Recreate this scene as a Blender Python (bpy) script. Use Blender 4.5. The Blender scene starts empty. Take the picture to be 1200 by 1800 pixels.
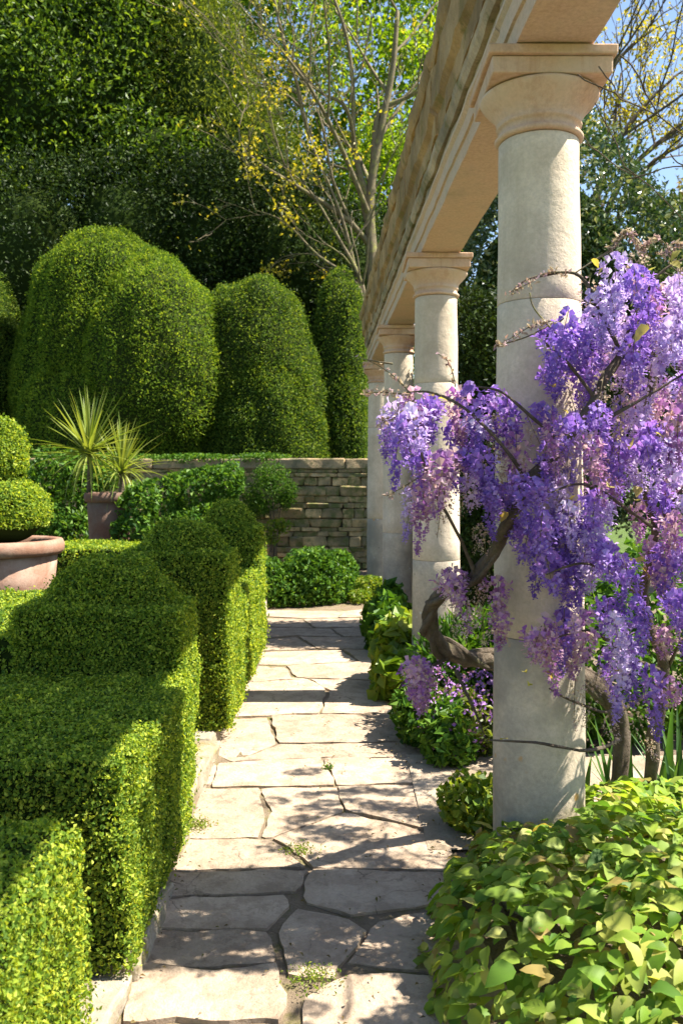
import bpy, bmesh, math, random
import numpy as np
from mathutils import Vector, Matrix, noise

R = math.radians
SC = bpy.context.scene
COL = SC.collection
random.seed(7)

# ------------------------------------------------------------------ camera, sky, sun, exposure
EYE, F, HZ = 1.65, 1500.0, 834.0            # eye height, focal length and horizon row (photo pixels)
cam = bpy.data.cameras.new('camera')
cam_o = bpy.data.objects.new('camera', cam); COL.objects.link(cam_o)
cam_o.location = (0, 0, EYE); cam_o.rotation_euler = (R(90), 0, 0)
cam.sensor_fit = 'VERTICAL'; cam.sensor_height = 36; cam.lens = F / 1800 * 36
cam.shift_y = -(900 - HZ) / 1800
cam.clip_start = .05; cam.clip_end = 2000
cam.dof.use_dof = True; cam.dof.focus_distance = 3.6; cam.dof.aperture_fstop = 5.0
SC.camera = cam_o

SUN_AZ, SUN_EL = 90, 56                     # azimuth clockwise from +Y
world = bpy.data.worlds.new('World'); SC.world = world; world.use_nodes = True
wn = world.node_tree
sky = wn.nodes.new('ShaderNodeTexSky'); sky.sky_type = 'NISHITA'; sky.sun_disc = False
sky.sun_elevation = R(SUN_EL); sky.sun_rotation = R(SUN_AZ)
sky.air_density = 1.0; sky.dust_density = .6; sky.ozone_density = 1.0
wn.links.new(sky.outputs[0], wn.nodes['Background'].inputs[0])
wn.nodes['Background'].inputs[1].default_value = .078

sun = bpy.data.lights.new('sun', 'SUN'); sun.energy = 5.0; sun.angle = R(.53); sun.color = (1, .93, .82)
sun_o = bpy.data.objects.new('sun', sun); COL.objects.link(sun_o)
sdir = Vector((math.cos(R(SUN_EL)) * math.sin(R(SUN_AZ)), math.cos(R(SUN_EL)) * math.cos(R(SUN_AZ)), math.sin(R(SUN_EL))))
sun_o.rotation_euler = sdir.to_track_quat('Z', 'Y').to_euler(); sun_o.location = (8, 2, 12)

SC.view_settings.view_transform = 'Standard'; SC.view_settings.look = 'None'
SC.view_settings.gamma = 1; SC.view_settings.use_curve_mapping = False
SC.view_settings.exposure = 1.75
SC.cycles.max_bounces = 7; SC.cycles.diffuse_bounces = 4; SC.cycles.transmission_bounces = 4
SC.cycles.glossy_bounces = 2; SC.cycles.transparent_max_bounces = 4
SC.cycles.use_denoising = True
SC.cycles.sample_clamp_indirect = 6

# ------------------------------------------------------------------ placing helpers
def at(x, y, Y):                            # photo pixel + depth -> point
    return Vector(((x - 600) * Y / F, Y, EYE + (HZ - y) * Y / F))
def gnd(x, y, z=0.0):                       # photo pixel on the plane z
    Y = (EYE - z) * F / (y - HZ)
    return Vector(((x - 600) * Y / F, Y, z))

# ------------------------------------------------------------------ object helpers
def tag(o, label=None, cat=None, group=None, kind=None):
    if label: o['label'] = label
    if cat: o['category'] = cat
    if group: o['group'] = group
    if kind: o['kind'] = kind
    return o
def empty(name, loc, label=None, cat=None, group=None, kind=None, rz=0):
    o = bpy.data.objects.new(name, None); COL.objects.link(o)
    o.location = loc; o.rotation_euler.z = rz; o.empty_display_size = .1
    return tag(o, label, cat, group, kind)
def link(name, me, parent=None, loc=(0, 0, 0), rot=(0, 0, 0), scale=(1, 1, 1)):
    o = bpy.data.objects.new(name, me); COL.objects.link(o)
    o.parent = parent; o.location = loc; o.rotation_euler = rot; o.scale = scale
    return o

def sub(o, part):                             # make a part of a thing the sub-part of another of its parts
    o.parent = part; o.location = o.location - part.location; return o

class MB:
    """collects vertices and faces (triangles or quads) and builds one mesh"""
    def __init__(s): s.V = []; s.F = []; s.M = []; s.n = 0
    def add(s, V, Fc, mi=0):
        V = np.asarray(V, dtype=np.float32).reshape(-1, 3); Fc = np.asarray(Fc, dtype=np.int32)
        if len(Fc) == 0: return
        s.V.append(V); s.F.append(Fc + s.n); s.M.append(np.full(len(Fc), mi, np.int32)); s.n += len(V)
    def mesh(s, name, mats, smooth=False, origin=(0, 0, 0)):
        me = bpy.data.meshes.new(name)
        V = np.concatenate(s.V) - np.asarray(origin, np.float32)
        loops = np.concatenate([f.ravel() for f in s.F])
        sizes = np.concatenate([np.full(len(f), f.shape[1], np.int32) for f in s.F])
        starts = np.concatenate([[0], np.cumsum(sizes)[:-1]]).astype(np.int32)
        me.vertices.add(len(V)); me.vertices.foreach_set('co', V.ravel())
        me.loops.add(len(loops)); me.loops.foreach_set('vertex_index', loops.astype(np.int32))
        me.polygons.add(len(sizes)); me.polygons.foreach_set('loop_start', starts)
        me.polygons.foreach_set('material_index', np.concatenate(s.M))
        me.polygons.foreach_set('use_smooth', np.full(len(sizes), smooth, bool))
        for m in (mats if isinstance(mats, (list, tuple)) else [mats]): me.materials.append(m)
        me.update(calc_edges=True)
        return me
    def build(s, name, mats, parent=None, smooth=False, origin=None, label=None, cat=None, group=None, kind=None):
        og = (0, 0, 0) if origin is None else origin
        o = link(name, s.mesh(name, mats, smooth, og), parent, og)
        if parent is not None: o.location = Vector(og) - parent.location
        return tag(o, label, cat, group, kind)

def bm_arrays(bm):
    bm.verts.ensure_lookup_table(); bm.verts.index_update()
    V = np.array([v.co[:] for v in bm.verts], np.float32)
    out = {}
    for f in bm.faces: out.setdefault(len(f.verts), []).append([v.index for v in f.verts])
    return V, {k: np.array(v, np.int32) for k, v in out.items()}
def mb_bm(mb, bm, mi=0, tri_ngons=True):
    bmesh.ops.triangulate(bm, faces=[f for f in bm.faces if len(f.verts) > 4])
    V, fs = bm_arrays(bm)
    off = mb.n; first = True
    for k, f in fs.items():
        if first: mb.add(V, f, mi); first = False
        else:
            mb.F.append(f + off); mb.M.append(np.full(len(f), mi, np.int32))
    bm.free()

def bm_box(x0, x1, y0, y1, z0, z1, bevel=0, seg=2):
    bm = bmesh.new(); bmesh.ops.create_cube(bm, size=1)
    for v in bm.verts: v.co = Vector(((x0 + x1) / 2 + v.co.x * (x1 - x0), (y0 + y1) / 2 + v.co.y * (y1 - y0), (z0 + z1) / 2 + v.co.z * (z1 - z0)))
    if bevel: bmesh.ops.bevel(bm, geom=bm.edges[:], offset=bevel, segments=seg, affect='EDGES', profile=.5)
    return bm
def wobble(bm, amp, freq, seed=0):
    o = Vector((seed * 3.1, seed * 1.7, seed * 5.3))
    for v in bm.verts:
        v.co += noise.noise_vector(v.co * freq + o) * amp

def round_block(x0, x1, y0, y1, z0, z1, r=.05, cuts=9, amp=.02, freq=2.5, seed=0, bulge=0):
    """box with rounded edges and uneven clipped faces"""
    bm = bmesh.new(); bmesh.ops.create_cube(bm, size=2)
    bmesh.ops.subdivide_edges(bm, edges=bm.edges[:], cuts=cuts, use_grid_fill=True)
    h = Vector(((x1 - x0) / 2, (y1 - y0) / 2, (z1 - z0) / 2)); c = Vector(((x0 + x1) / 2, (y0 + y1) / 2, (z0 + z1) / 2))
    for v in bm.verts:
        p = Vector((v.co.x * h.x, v.co.y * h.y, v.co.z * h.z))
        q = Vector([max(-h[i] + r, min(h[i] - r, p[i])) for i in range(3)])
        d = p - q
        if d.length > 1e-6: p = q + d.normalized() * r
        if bulge and p.z > 0: p.z += bulge * (1 - v.co.x ** 2) * (1 - v.co.y ** 2)
        v.co = c + p
    wobble(bm, amp, freq, seed)
    return bm
def dome_bm(c, rx, ry, rz, seg=24, ring=10, amp=.02, freq=3, seed=0, low=-.15):
    bm = bmesh.new()
    bmesh.ops.create_uvsphere(bm, u_segments=seg, v_segments=ring * 2, radius=1)
    for v in bm.verts: v.co = Vector((c[0] + v.co.x * rx, c[1] + v.co.y * ry, c[2] + max(low, v.co.z) * rz))
    wobble(bm, amp, freq, seed)
    return bm

def lathe(mb, prof, c, seg=40, mi=0, amp=0, cap=True):
    prof = list(prof); n = len(prof); V = []
    for i, (r, z) in enumerate(prof):
        for j in range(seg):
            a = 2 * math.pi * j / seg
            rr = r
            if amp: rr += amp * noise.noise(Vector((math.cos(a) * 2 + c[0] * 9, math.sin(a) * 2 + c[1] * 3, z * 4)))
            V.append((c[0] + rr * math.cos(a), c[1] + rr * math.sin(a), c[2] + z))
    Fq = [(i * seg + j, i * seg + (j + 1) % seg, (i + 1) * seg + (j + 1) % seg, (i + 1) * seg + j) for i in range(n - 1) for j in range(seg)]
    base = mb.n
    mb.add(V, Fq, mi)
    if cap:
        tris = []
        for k in (0, n - 1):
            o = base + k * seg
            for j in range(1, seg - 1): tris.append((o, o + j, o + j + 1) if k else (o, o + j + 1, o + j))
        mb.F.append(np.array(tris, np.int32)); mb.M.append(np.full(len(tris), mi, np.int32))

def tube(mb, pts, rad, sides=6, mi=0, rough=0):
    """tapered tube along points, rad a list or (start, end)"""
    pts = [Vector(p) for p in pts]; n = len(pts)
    if len(rad) == 2 and n != 2: rad = [rad[0] + (rad[1] - rad[0]) * i / (n - 1) for i in range(n)]
    t0 = (pts[1] - pts[0]).normalized()
    u = t0.orthogonal().normalized(); V = []
    for i in range(n):
        t = (pts[min(i + 1, n - 1)] - pts[max(i - 1, 0)])
        t = t.normalized() if t.length > 1e-9 else t0
        u = (u - t * u.dot(t)); u = u.normalized() if u.length > 1e-6 else t.orthogonal().normalized()
        w = t.cross(u)
        for j in range(sides):
            a = 2 * math.pi * j / sides
            rr = rad[i] * (1 + (rough * noise.noise(Vector((pts[i].x * 14 + j * .9, pts[i].y * 14, pts[i].z * 14 + j * 1.7))) if rough else 0))
            V.append(pts[i] + (u * math.cos(a) + w * math.sin(a)) * rr)
    V.append(pts[-1] + (pts[-1] - pts[-2]).normalized() * rad[-1])
    Fq = [(i * sides + j, i * sides + (j + 1) % sides, (i + 1) * sides + (j + 1) % sides, (i + 1) * sides + j) for i in range(n - 1) for j in range(sides)]
    base = mb.n
    mb.add([v[:] for v in V], Fq, mi)
    tip = base + n * sides
    mb.F.append(np.array([(base + (n - 1) * sides + j, base + (n - 1) * sides + (j + 1) % sides, tip) for j in range(sides)], np.int32))
    mb.M.append(np.full(sides, mi, np.int32))
def smooth_pts(pts, k=6):
    pts = [Vector(p) for p in pts]; out = []
    P = [pts[0]] + pts + [pts[-1]]
    for i in range(1, len(P) - 2):
        for s in range(k):
            t = s / k
            a, b, c, d = P[i - 1], P[i], P[i + 1], P[i + 2]
            out.append(.5 * ((2 * b) + (c - a) * t + (2 * a - 5 * b + 4 * c - d) * t * t + (3 * b - a - 3 * c + d) * t ** 3))
    out.append(pts[-1]); return out

# ------------------------------------------------------------------ leaves in bulk (numpy)
rng = np.random.default_rng(11)
def unit(a): return a / np.maximum(np.linalg.norm(a, axis=1, keepdims=True), 1e-9)
def vnoise(P, freq, seed):
    r = np.random.default_rng(seed); k = unit(r.normal(size=(7, 3))) * freq * r.uniform(.6, 1.7, (7, 1)); ph = r.uniform(0, 6.28, 7)
    return np.sin(P @ k.T + ph).sum(1) / 7 * 1.9
def leaves(mb, P, N, size, aspect=.55, wN=.6, out=.3, up=0., fold=.18, mi=0, jit=.35, curl=.1):
    """one folded two-triangle leaf at each point"""
    n = len(P)
    if n == 0: return
    nn = unit(N * wN + rng.normal(size=(n, 3)) * (1 - wN))
    t = rng.normal(size=(n, 3)) + N * out * 2.2; t[:, 2] += up * 2
    t = unit(t - nn * (t * nn).sum(1, keepdims=True) * (1 - out)); b = unit(np.cross(nn, t))
    nn = np.cross(t, b)
    L = (size * rng.uniform(1 - jit, 1 + jit, n))[:, None]; W = L * aspect
    V = np.empty((n, 4, 3), np.float32)
    V[:, 0] = P - t * L * .5
    V[:, 1] = P + b * W * .5 + nn * L * fold - t * L * .04
    V[:, 2] = P + t * L * .5 - nn * L * curl
    V[:, 3] = P - b * W * .5 + nn * L * fold - t * L * .04
    i = np.arange(n)[:, None] * 4
    Fc = np.concatenate([i + [0, 2, 1], i + [0, 3, 2]], 1).reshape(-1, 3)
    mb.add(V.reshape(-1, 3), Fc, mi)
def sample(bm, n, keep=None):
    bmesh.ops.triangulate(bm, faces=bm.faces[:])
    bm.verts.index_update(); bm.normal_update()
    V = np.array([v.co[:] for v in bm.verts]); T = np.array([[v.index for v in f.verts] for f in bm.faces])
    VN = np.array([v.normal[:] for v in bm.verts])
    A = V[T[:, 0]]; B = V[T[:, 1]]; C = V[T[:, 2]]
    ar = np.linalg.norm(np.cross(B - A, C - A), axis=1)
    FN = unit(np.cross(B - A, C - A))
    if keep is not None: ar = ar * keep(FN, (A + B + C) / 3)
    idx = rng.choice(len(T), n, p=ar / ar.sum())
    u = rng.random((n, 2)); fl = u.sum(1) > 1; u[fl] = 1 - u[fl]
    P = A[idx] + (B - A)[idx] * u[:, :1] + (C - A)[idx] * u[:, 1:]
    N = unit(VN[T[idx, 0]] * (1 - u.sum(1))[:, None] + VN[T[idx, 1]] * u[:, :1] + VN[T[idx, 2]] * u[:, 1:])
    return P, N
def shrink(bm, d):
    bm.normal_update()
    for v in bm.verts: v.co -= v.normal * d

def vis_hedge(FN, C): return ((FN[:, 2] > -.4) & (FN[:, 1] < .8)) * 1.0
def clipped(name, bms, n, size, mats, label, cat='hedge', group=None, origin=(0, 0, 0), depth=.016, keep=vis_hedge, core=.03, **kw):
    """clipped evergreen: dense leaves over the faces of one or more closed shapes, woody core within"""
    mb = MB()
    areas = [sum(f.calc_area() for f in b.faces) for b in bms]
    for b, a in zip(bms, areas):
        P, N = sample(b, int(n * a / sum(areas)), keep)
        m = len(P)
        P = P + N * (np.abs(rng.normal(size=(m, 1))) * -1.2 + .5 + (rng.random((m, 1)) > .93) * rng.uniform(0, 2.2, (m, 1))) * depth
        P = P + N * (vnoise(P, 1 / (size * 2.2), 3)[:, None]) * depth * .9
        ok = vnoise(P, 1 / (size * .45), 8) > -1.0; P, N = P[ok], N[ok]
        leaves(mb, P, N, size, **kw)
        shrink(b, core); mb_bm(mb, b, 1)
    return mb.build(name, mats, None, False, origin, label, cat, group)

def blob_points(blobs, n, amp=.22, freq=2.2, shell=.10, seed=1, cut=-2, cfreq=3.0, inner=.86, clu=0, cs=.2):
    """points and outward normals spread through the outer shell of lumpy ellipsoids"""
    Ps, Ns = [], []
    w = np.array([(b[1][0] * b[1][1] * b[1][2]) ** (2 / 3) for b in blobs]); w = w / w.sum()
    for (c, r), wi in zip(blobs, w):
        m = int(n * wi)
        d = unit(rng.normal(size=(m, 3)))
        if clu:
            d = d[rng.integers(0, max(1, m // clu), m)]
        rad = 1 + amp * vnoise(d + np.array(c) * .13, freq, seed) + amp * .5 * vnoise(d, freq * 2.7, seed + 5)
        rad = rad * (1 - np.abs(rng.normal(size=m)) * shell)
        if clu: rad = rad[rng.integers(0, m, m)] * 0 + (1 + amp * vnoise(d + np.array(c) * .13, freq, seed) + amp * .5 * vnoise(d * 9, freq * 2.7, seed + 5)) * (1 - shell * np.abs(vnoise(d * 40, 3, seed + 2)))
        P = np.array(c) + d * rad[:, None] * np.array(r)
        N = unit(d / np.array(r))
        if clu:
            J = rng.normal(0, cs, (m, 3)); P = P + J; N = unit(N + J / cs * .5)
        ok = np.ones(m, bool)
        for c2, r2 in blobs:
            if c2 is c: continue
            ok &= np.linalg.norm((P - np.array(c2)) / np.array(r2), axis=1) > inner
        ok &= vnoise(P, cfreq, seed + 9) > cut
        Ps.append(P[ok]); Ns.append(N[ok])
    return np.concatenate(Ps), np.concatenate(Ns)

# ------------------------------------------------------------------ materials
def new_mat(name):
    m = bpy.data.materials.new(name); m.use_nodes = True
    nt = m.node_tree; nt.nodes.clear()
    out = nt.nodes.new('ShaderNodeOutputMaterial')
    return m, nt, out
def nd(nt, t, **kw):
    x = nt.nodes.new(t)
    for k, v in kw.items(): setattr(x, k, v)
    return x
def ramp(nt, fac, stops, interp='LINEAR'):
    r = nd(nt, 'ShaderNodeValToRGB'); r.color_ramp.interpolation = interp
    el = r.color_ramp.elements
    while len(el) < len(stops): el.new(.5)
    for e, (p, c) in zip(el, stops): e.position = p; e.color = (*c, 1) if len(c) == 3 else c
    nt.links.new(fac, r.inputs[0]); return r.outputs[0]
def mix(nt, fac, a, b, mode='MIX'):
    m = nd(nt, 'ShaderNodeMix', data_type='RGBA', blend_type=mode)
    for s, v in ((m.inputs[0], fac), (m.inputs[6], a), (m.inputs[7], b)):
        if hasattr(v, 'is_linked') or isinstance(v, bpy.types.NodeSocket): nt.links.new(v, s)
        else: s.default_value = v if isinstance(v, (int, float)) else (*v, 1)
    return m.outputs[2]
def noise_tex(nt, vec, scale, detail=6, rough=.6):
    t = nd(nt, 'ShaderNodeTexNoise'); t.inputs['Scale'].default_value = scale
    t.inputs['Detail'].default_value = detail; t.inputs['Roughness'].default_value = rough
    nt.links.new(vec, t.inputs['Vector']); return t.outputs[0]

def leaf_mat(name, cols, transl=.35, rough=.42, spec=.35, tint=(1.25, 1.15, .5), tip=None):
    m, nt, out = new_mat(name)
    g = nd(nt, 'ShaderNodeNewGeometry'); oi = nd(nt, 'ShaderNodeObjectInfo')
    a = nd(nt, 'ShaderNodeMath', operation='ADD'); nt.links.new(g.outputs['Random Per Island'], a.inputs[0]); nt.links.new(oi.outputs['Random'], a.inputs[1])
    fr = nd(nt, 'ShaderNodeMath', operation='FRACT'); nt.links.new(a.outputs[0], fr.inputs[0])
    c = ramp(nt, fr.outputs[0], [(i / max(1, len(cols) - 1), k) for i, k in enumerate(cols)])
    big = noise_tex(nt, g.outputs['Position'], 1.3, 3)
    c = mix(nt, ramp(nt, big, [(.35, (0, 0, 0)), (.7, (.5, .5, .5))]), c, mix(nt, 1.0, c, (1.18, 1.05, .75), 'MULTIPLY'))
    if tip:                                  # unopened buds towards the tip of a hanging cluster
        tc = nd(nt, 'ShaderNodeTexCoord'); sx = nd(nt, 'ShaderNodeSeparateXYZ'); nt.links.new(tc.outputs['Object'], sx.inputs[0])
        mr = nd(nt, 'ShaderNodeMapRange'); mr.inputs['From Min'].default_value = -.09; mr.inputs['From Max'].default_value = -.24; nt.links.new(sx.outputs['Z'], mr.inputs[0])
        sc_ = nd(nt, 'ShaderNodeMath', operation='MULTIPLY'); nt.links.new(mr.outputs[0], sc_.inputs[0]); sc_.inputs[1].default_value = .75
        c = mix(nt, sc_.outputs[0], c, tip)
    p = nd(nt, 'ShaderNodeBsdfPrincipled'); p.inputs['Roughness'].default_value = rough; p.inputs['Specular IOR Level'].default_value = spec
    nt.links.new(c, p.inputs['Base Color'])
    t = nd(nt, 'ShaderNodeBsdfTranslucent'); nt.links.new(mix(nt, 1.0, c, tint, 'MULTIPLY'), t.inputs[0])
    mx = nd(nt, 'ShaderNodeMixShader'); mx.inputs[0].default_value = transl
    nt.links.new(p.outputs[0], mx.inputs[1]); nt.links.new(t.outputs[0], mx.inputs[2]); nt.links.new(mx.outputs[0], out.inputs[0])
    return m

def stone_mat(name, base, dark, light, scale=3, bump=.25, stain=None, stain_amt=.0, stain_scale=2.2, moss=None, moss_amt=0., rough=.85, fine=60, vary=.0, streak=None, spots=None, cracks=None):
    m, nt, out = new_mat(name)
    g = nd(nt, 'ShaderNodeNewGeometry'); pos = g.outputs['Position']
    oi = nd(nt, 'ShaderNodeObjectInfo')
    ad = nd(nt, 'ShaderNodeVectorMath', operation='ADD'); nt.links.new(pos, ad.inputs[0])
    cm = nd(nt, 'ShaderNodeCombineXYZ')
    mu = nd(nt, 'ShaderNodeMath', operation='MULTIPLY'); mu.inputs[1].default_value = 13.0
    nt.links.new(oi.outputs['Random'], mu.inputs[0]); nt.links.new(mu.outputs[0], cm.inputs[0]); nt.links.new(cm.outputs[0], ad.inputs[1])
    vec = ad.outputs[0]
    n1 = noise_tex(nt, vec, scale, 8, .65)
    c = ramp(nt, n1, [(.28, dark), (.5, base), (.72, light)])
    n2 = noise_tex(nt, vec, fine, 4, .7)
    c = mix(nt, .35, c, ramp(nt, n2, [(.3, tuple(x * .55 for x in base)), (.65, tuple(min(1, x * 1.25) for x in base))]))
    if vary:
        hs = nd(nt, 'ShaderNodeHueSaturation'); hs.inputs['Fac'].default_value = 1
        mr = nd(nt, 'ShaderNodeMapRange'); mr.inputs['To Min'].default_value = 1 - vary; mr.inputs['To Max'].default_value = 1 + vary
        nt.links.new(oi.outputs['Random'], mr.inputs[0]); nt.links.new(mr.outputs[0], hs.inputs['Value']); nt.links.new(c, hs.inputs['Color']); c = hs.outputs[0]
    if stain:
        c = mix(nt, ramp(nt, noise_tex(nt, vec, stain_scale, 7, .68), [(.5 - stain_amt * .3, (0, 0, 0)), (.72 - stain_amt * .25, (.85, .85, .85))]), c, stain)
    if streak:
        mp = nd(nt, 'ShaderNodeMapping'); mp.inputs['Scale'].default_value = (9, 9, .7); nt.links.new(vec, mp.inputs[0])
        c = mix(nt, ramp(nt, noise_tex(nt, mp.outputs[0], 1.2, 6, .7), [(.5, (0, 0, 0)), (.78, (.8, .8, .8))]), c, streak)
    if moss:
        c = mix(nt, ramp(nt, noise_tex(nt, vec, 5.5, 8, .72), [(.6 - moss_amt * .35, (0, 0, 0)), (.7 - moss_amt * .3, (.9, .9, .9))]), c, moss)
    if spots:
        for k, (sc, col, lo) in enumerate(spots):
            vo = nd(nt, 'ShaderNodeTexVoronoi'); vo.inputs['Scale'].default_value = sc
            wv = nd(nt, 'ShaderNodeVectorMath', operation='ADD'); nt.links.new(vec, wv.inputs[0]); wv.inputs[1].default_value = (k * 3.3, k * 1.7, k * 2.9)
            nt.links.new(wv.outputs[0], vo.inputs['Vector'])
            th = nd(nt, 'ShaderNodeMath', operation='MULTIPLY'); nt.links.new(noise_tex(nt, vec, sc * 3, 3), th.inputs[0]); th.inputs[1].default_value = .3
            sm = nd(nt, 'ShaderNodeMath', operation='ADD'); nt.links.new(vo.outputs['Distance'], sm.inputs[0]); nt.links.new(th.outputs[0], sm.inputs[1])
            c = mix(nt, ramp(nt, sm.outputs[0], [(lo, (.8, .8, .8)), (lo + .06, (0, 0, 0))]), c, col)
    if cracks:
        wp = nd(nt, 'ShaderNodeTexNoise'); wp.inputs['Scale'].default_value = 5; wp.inputs['Detail'].default_value = 5; nt.links.new(vec, wp.inputs['Vector'])
        wm = nd(nt, 'ShaderNodeVectorMath', operation='SCALE'); nt.links.new(wp.outputs[1], wm.inputs[0]); wm.inputs['Scale'].default_value = .35
        wa = nd(nt, 'ShaderNodeVectorMath', operation='ADD'); nt.links.new(vec, wa.inputs[0]); nt.links.new(wm.outputs[0], wa.inputs[1])
        ve = nd(nt, 'ShaderNodeTexVoronoi', feature='DISTANCE_TO_EDGE'); ve.inputs['Scale'].default_value = cracks; nt.links.new(wa.outputs[0], ve.inputs['Vector'])
        msk = ramp(nt, ve.outputs['Distance'], [(.004, (.8, .8, .8)), (.02, (0, 0, 0))])
        msk2 = mix(nt, 1.0, msk, ramp(nt, noise_tex(nt, vec, 2.1, 4), [(.45, (0, 0, 0)), (.6, (1, 1, 1))]), 'MULTIPLY')
        c = mix(nt, msk2, c, tuple(x * .3 for x in dark))
        flake = ramp(nt, noise_tex(nt, vec, 7, 9, .75), [(.46, (0, 0, 0)), (.52, (1, 1, 1))])
        c = mix(nt, .22, c, mix(nt, flake, tuple(x * .6 for x in base), tuple(min(1, x * 1.3) for x in light)))
    p = nd(nt, 'ShaderNodeBsdfPrincipled'); p.inputs['Roughness'].default_value = rough; p.inputs['Specular IOR Level'].default_value = .2
    nt.links.new(c, p.inputs['Base Color'])
    b1 = nd(nt, 'ShaderNodeBump'); b1.inputs['Strength'].default_value = bump; b1.inputs['Distance'].default_value = .02
    nt.links.new(noise_tex(nt, vec, scale * 5, 9, .7), b1.inputs['Height'])
    b2 = nd(nt, 'ShaderNodeBump'); b2.inputs['Strength'].default_value = bump * .8; b2.inputs['Distance'].default_value = .004
    nt.links.new(n2, b2.inputs['Height']); nt.links.new(b1.outputs[0], b2.inputs['Normal'])
    nt.links.new(b2.outputs[0], p.inputs['Normal']); nt.links.new(p.outputs[0], out.inputs[0])
    return m

M = {}
M['column'] = stone_mat('column limestone', (.62, .515, .385), (.52, .42, .30), (.69, .59, .46), 2.6, .4, stain=(.38, .31, .22), stain_amt=.16, streak=(.42, .34, .25), spots=[(14, (.30, .25, .18), .07)])
M['column_foot'] = stone_mat('column limestone weathered foot', (.50, .42, .31), (.36, .30, .22), (.60, .51, .39), 3.2, .35, stain=(.24, .22, .18), stain_amt=.35,
                             spots=[(5.5, (.52, .27, .06), .17), (7, (.10, .09, .08), .16), (9, (.55, .54, .48), .2)])
M['capital'] = stone_mat('capital warm stone', (.55, .37, .25), (.45, .255, .15), (.63, .48, .35), 2.4, .25, stain=(.54, .42, .30), stain_amt=.25, streak=(.36, .19, .10))
M['soffit'] = stone_mat('architrave stone', (.55, .40, .285), (.46, .31, .20), (.61, .48, .37), 2.2, .2, stain=(.34, .28, .19), stain_amt=.12)
M['cornice'] = stone_mat('cornice weathered stone', (.44, .285, .135), (.26, .16, .07), (.54, .38, .21), 3.0, .9, stain=(.14, .095, .045), stain_amt=.3, stain_scale=1.6, moss=(.19, .15, .045), moss_amt=.2)
M['frieze'] = stone_mat('frieze grey stone', (.44, .34, .23), (.29, .21, .135), (.54, .44, .32), 3.5, .6, stain=(.15, .13, .09), stain_amt=.3, moss=(.15, .14, .06), moss_amt=.2)
M['slab'] = stone_mat('path flagstone', (.39, .295, .21), (.27, .19, .13), (.46, .37, .275), 2.6, 1.0, stain=(.24, .18, .125), stain_amt=.22, vary=.2, cracks=3.2, fine=45, spots=[(9, (.22, .18, .14), .1)])
M['wall'] = stone_mat('wall rubble stone', (.50, .345, .165), (.31, .205, .09), (.62, .46, .25), 4, .7, stain=(.12, .12, .08), stain_amt=.3, moss=(.12, .14, .04), moss_amt=.4, vary=.35)
M['mortar'] = stone_mat('wall core', (.10, .085, .06), (.07, .06, .04), (.14, .12, .09), 6, .6)
M['coping'] = stone_mat('coping stone', (.42, .30, .165), (.28, .19, .10), (.52, .40, .24), 4, .6, stain=(.14, .13, .09), stain_amt=.3, moss=(.11, .13, .05), moss_amt=.3, vary=.15)
M['kerb'] = stone_mat('kerb stone', (.36, .31, .24), (.26, .22, .16), (.44, .39, .31), 4, .7, stain=(.20, .15, .07), stain_amt=.3, moss=(.20, .17, .05), moss_amt=.25, vary=.15)
M['soil'] = stone_mat('garden soil', (.16, .12, .085), (.10, .075, .05), (.22, .17, .12), 5, 1.0, fine=80, moss=(.08, .10, .03), moss_amt=.1)
M['sand'] = stone_mat('sandy gravel', (.42, .34, .25), (.33, .26, .18), (.50, .42, .32), 6, .9, fine=140, stain=(.24, .18, .12), stain_amt=.2)
M['joint'] = stone_mat('joint earth', (.21, .16, .105), (.13, .095, .06), (.28, .22, .155), 8, 1.0, fine=90, moss=(.15, .14, .045), moss_amt=.25)
M['terracotta'] = stone_mat('terracotta', (.27, .145, .095), (.20, .10, .065), (.34, .20, .14), 3, .25, stain=(.42, .32, .25), stain_amt=.15, rough=.8)
M['terracotta_dark'] = stone_mat('old terracotta', (.14, .075, .05), (.09, .05, .035), (.19, .11, .075), 3, .3, stain=(.16, .13, .10), stain_amt=.3, rough=.85)
M['bark'] = stone_mat('wisteria bark', (.13, .10, .07), (.06, .045, .03), (.22, .18, .13), 9, 1.2, fine=70, moss=(.12, .12, .05), moss_amt=.15)
M['bark_pale'] = stone_mat('pale branch bark', (.15, .12, .07), (.085, .065, .035), (.24, .20, .12), 7, .6, fine=60, moss=(.22, .22, .06), moss_amt=.2)
M['bark_dark'] = stone_mat('dark branch bark', (.10, .075, .05), (.06, .045, .03), (.16, .12, .085), 7, .8, fine=60)
M['lawn'] = stone_mat('lawn', (.07, .11, .02), (.045, .075, .014), (.10, .15, .03), 6, 1.0, fine=120)

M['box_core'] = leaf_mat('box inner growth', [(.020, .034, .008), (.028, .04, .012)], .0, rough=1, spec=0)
M['box'] = leaf_mat('box leaves', [(.045, .105, .012), (.075, .16, .016), (.115, .215, .022), (.165, .27, .03)], .42, tint=(1.35, 1.25, .45))
M['box_lime'] = leaf_mat('box fresh leaves', [(.055, .12, .020), (.14, .245, .030), (.28, .395, .048), (.48, .56, .085)], .52, spec=.15, rough=.5, tint=(1.35, 1.2, .4))
M['yew_lime'] = leaf_mat('clipped yew fresh', [(.05, .105, .014), (.10, .19, .022), (.18, .28, .030), (.30, .39, .045)], .5, spec=.15, rough=.6)
M['yew'] = leaf_mat('clipped yew dark', [(.035, .08, .014), (.065, .13, .018), (.12, .20, .026), (.25, .33, .045)], .48, spec=.2, rough=.55)
M['holly'] = leaf_mat('glossy evergreen leaves', [(.018, .042, .008), (.035, .075, .010), (.09, .17, .016), (.21, .31, .03)], .42, rough=.5, spec=.25)
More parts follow.
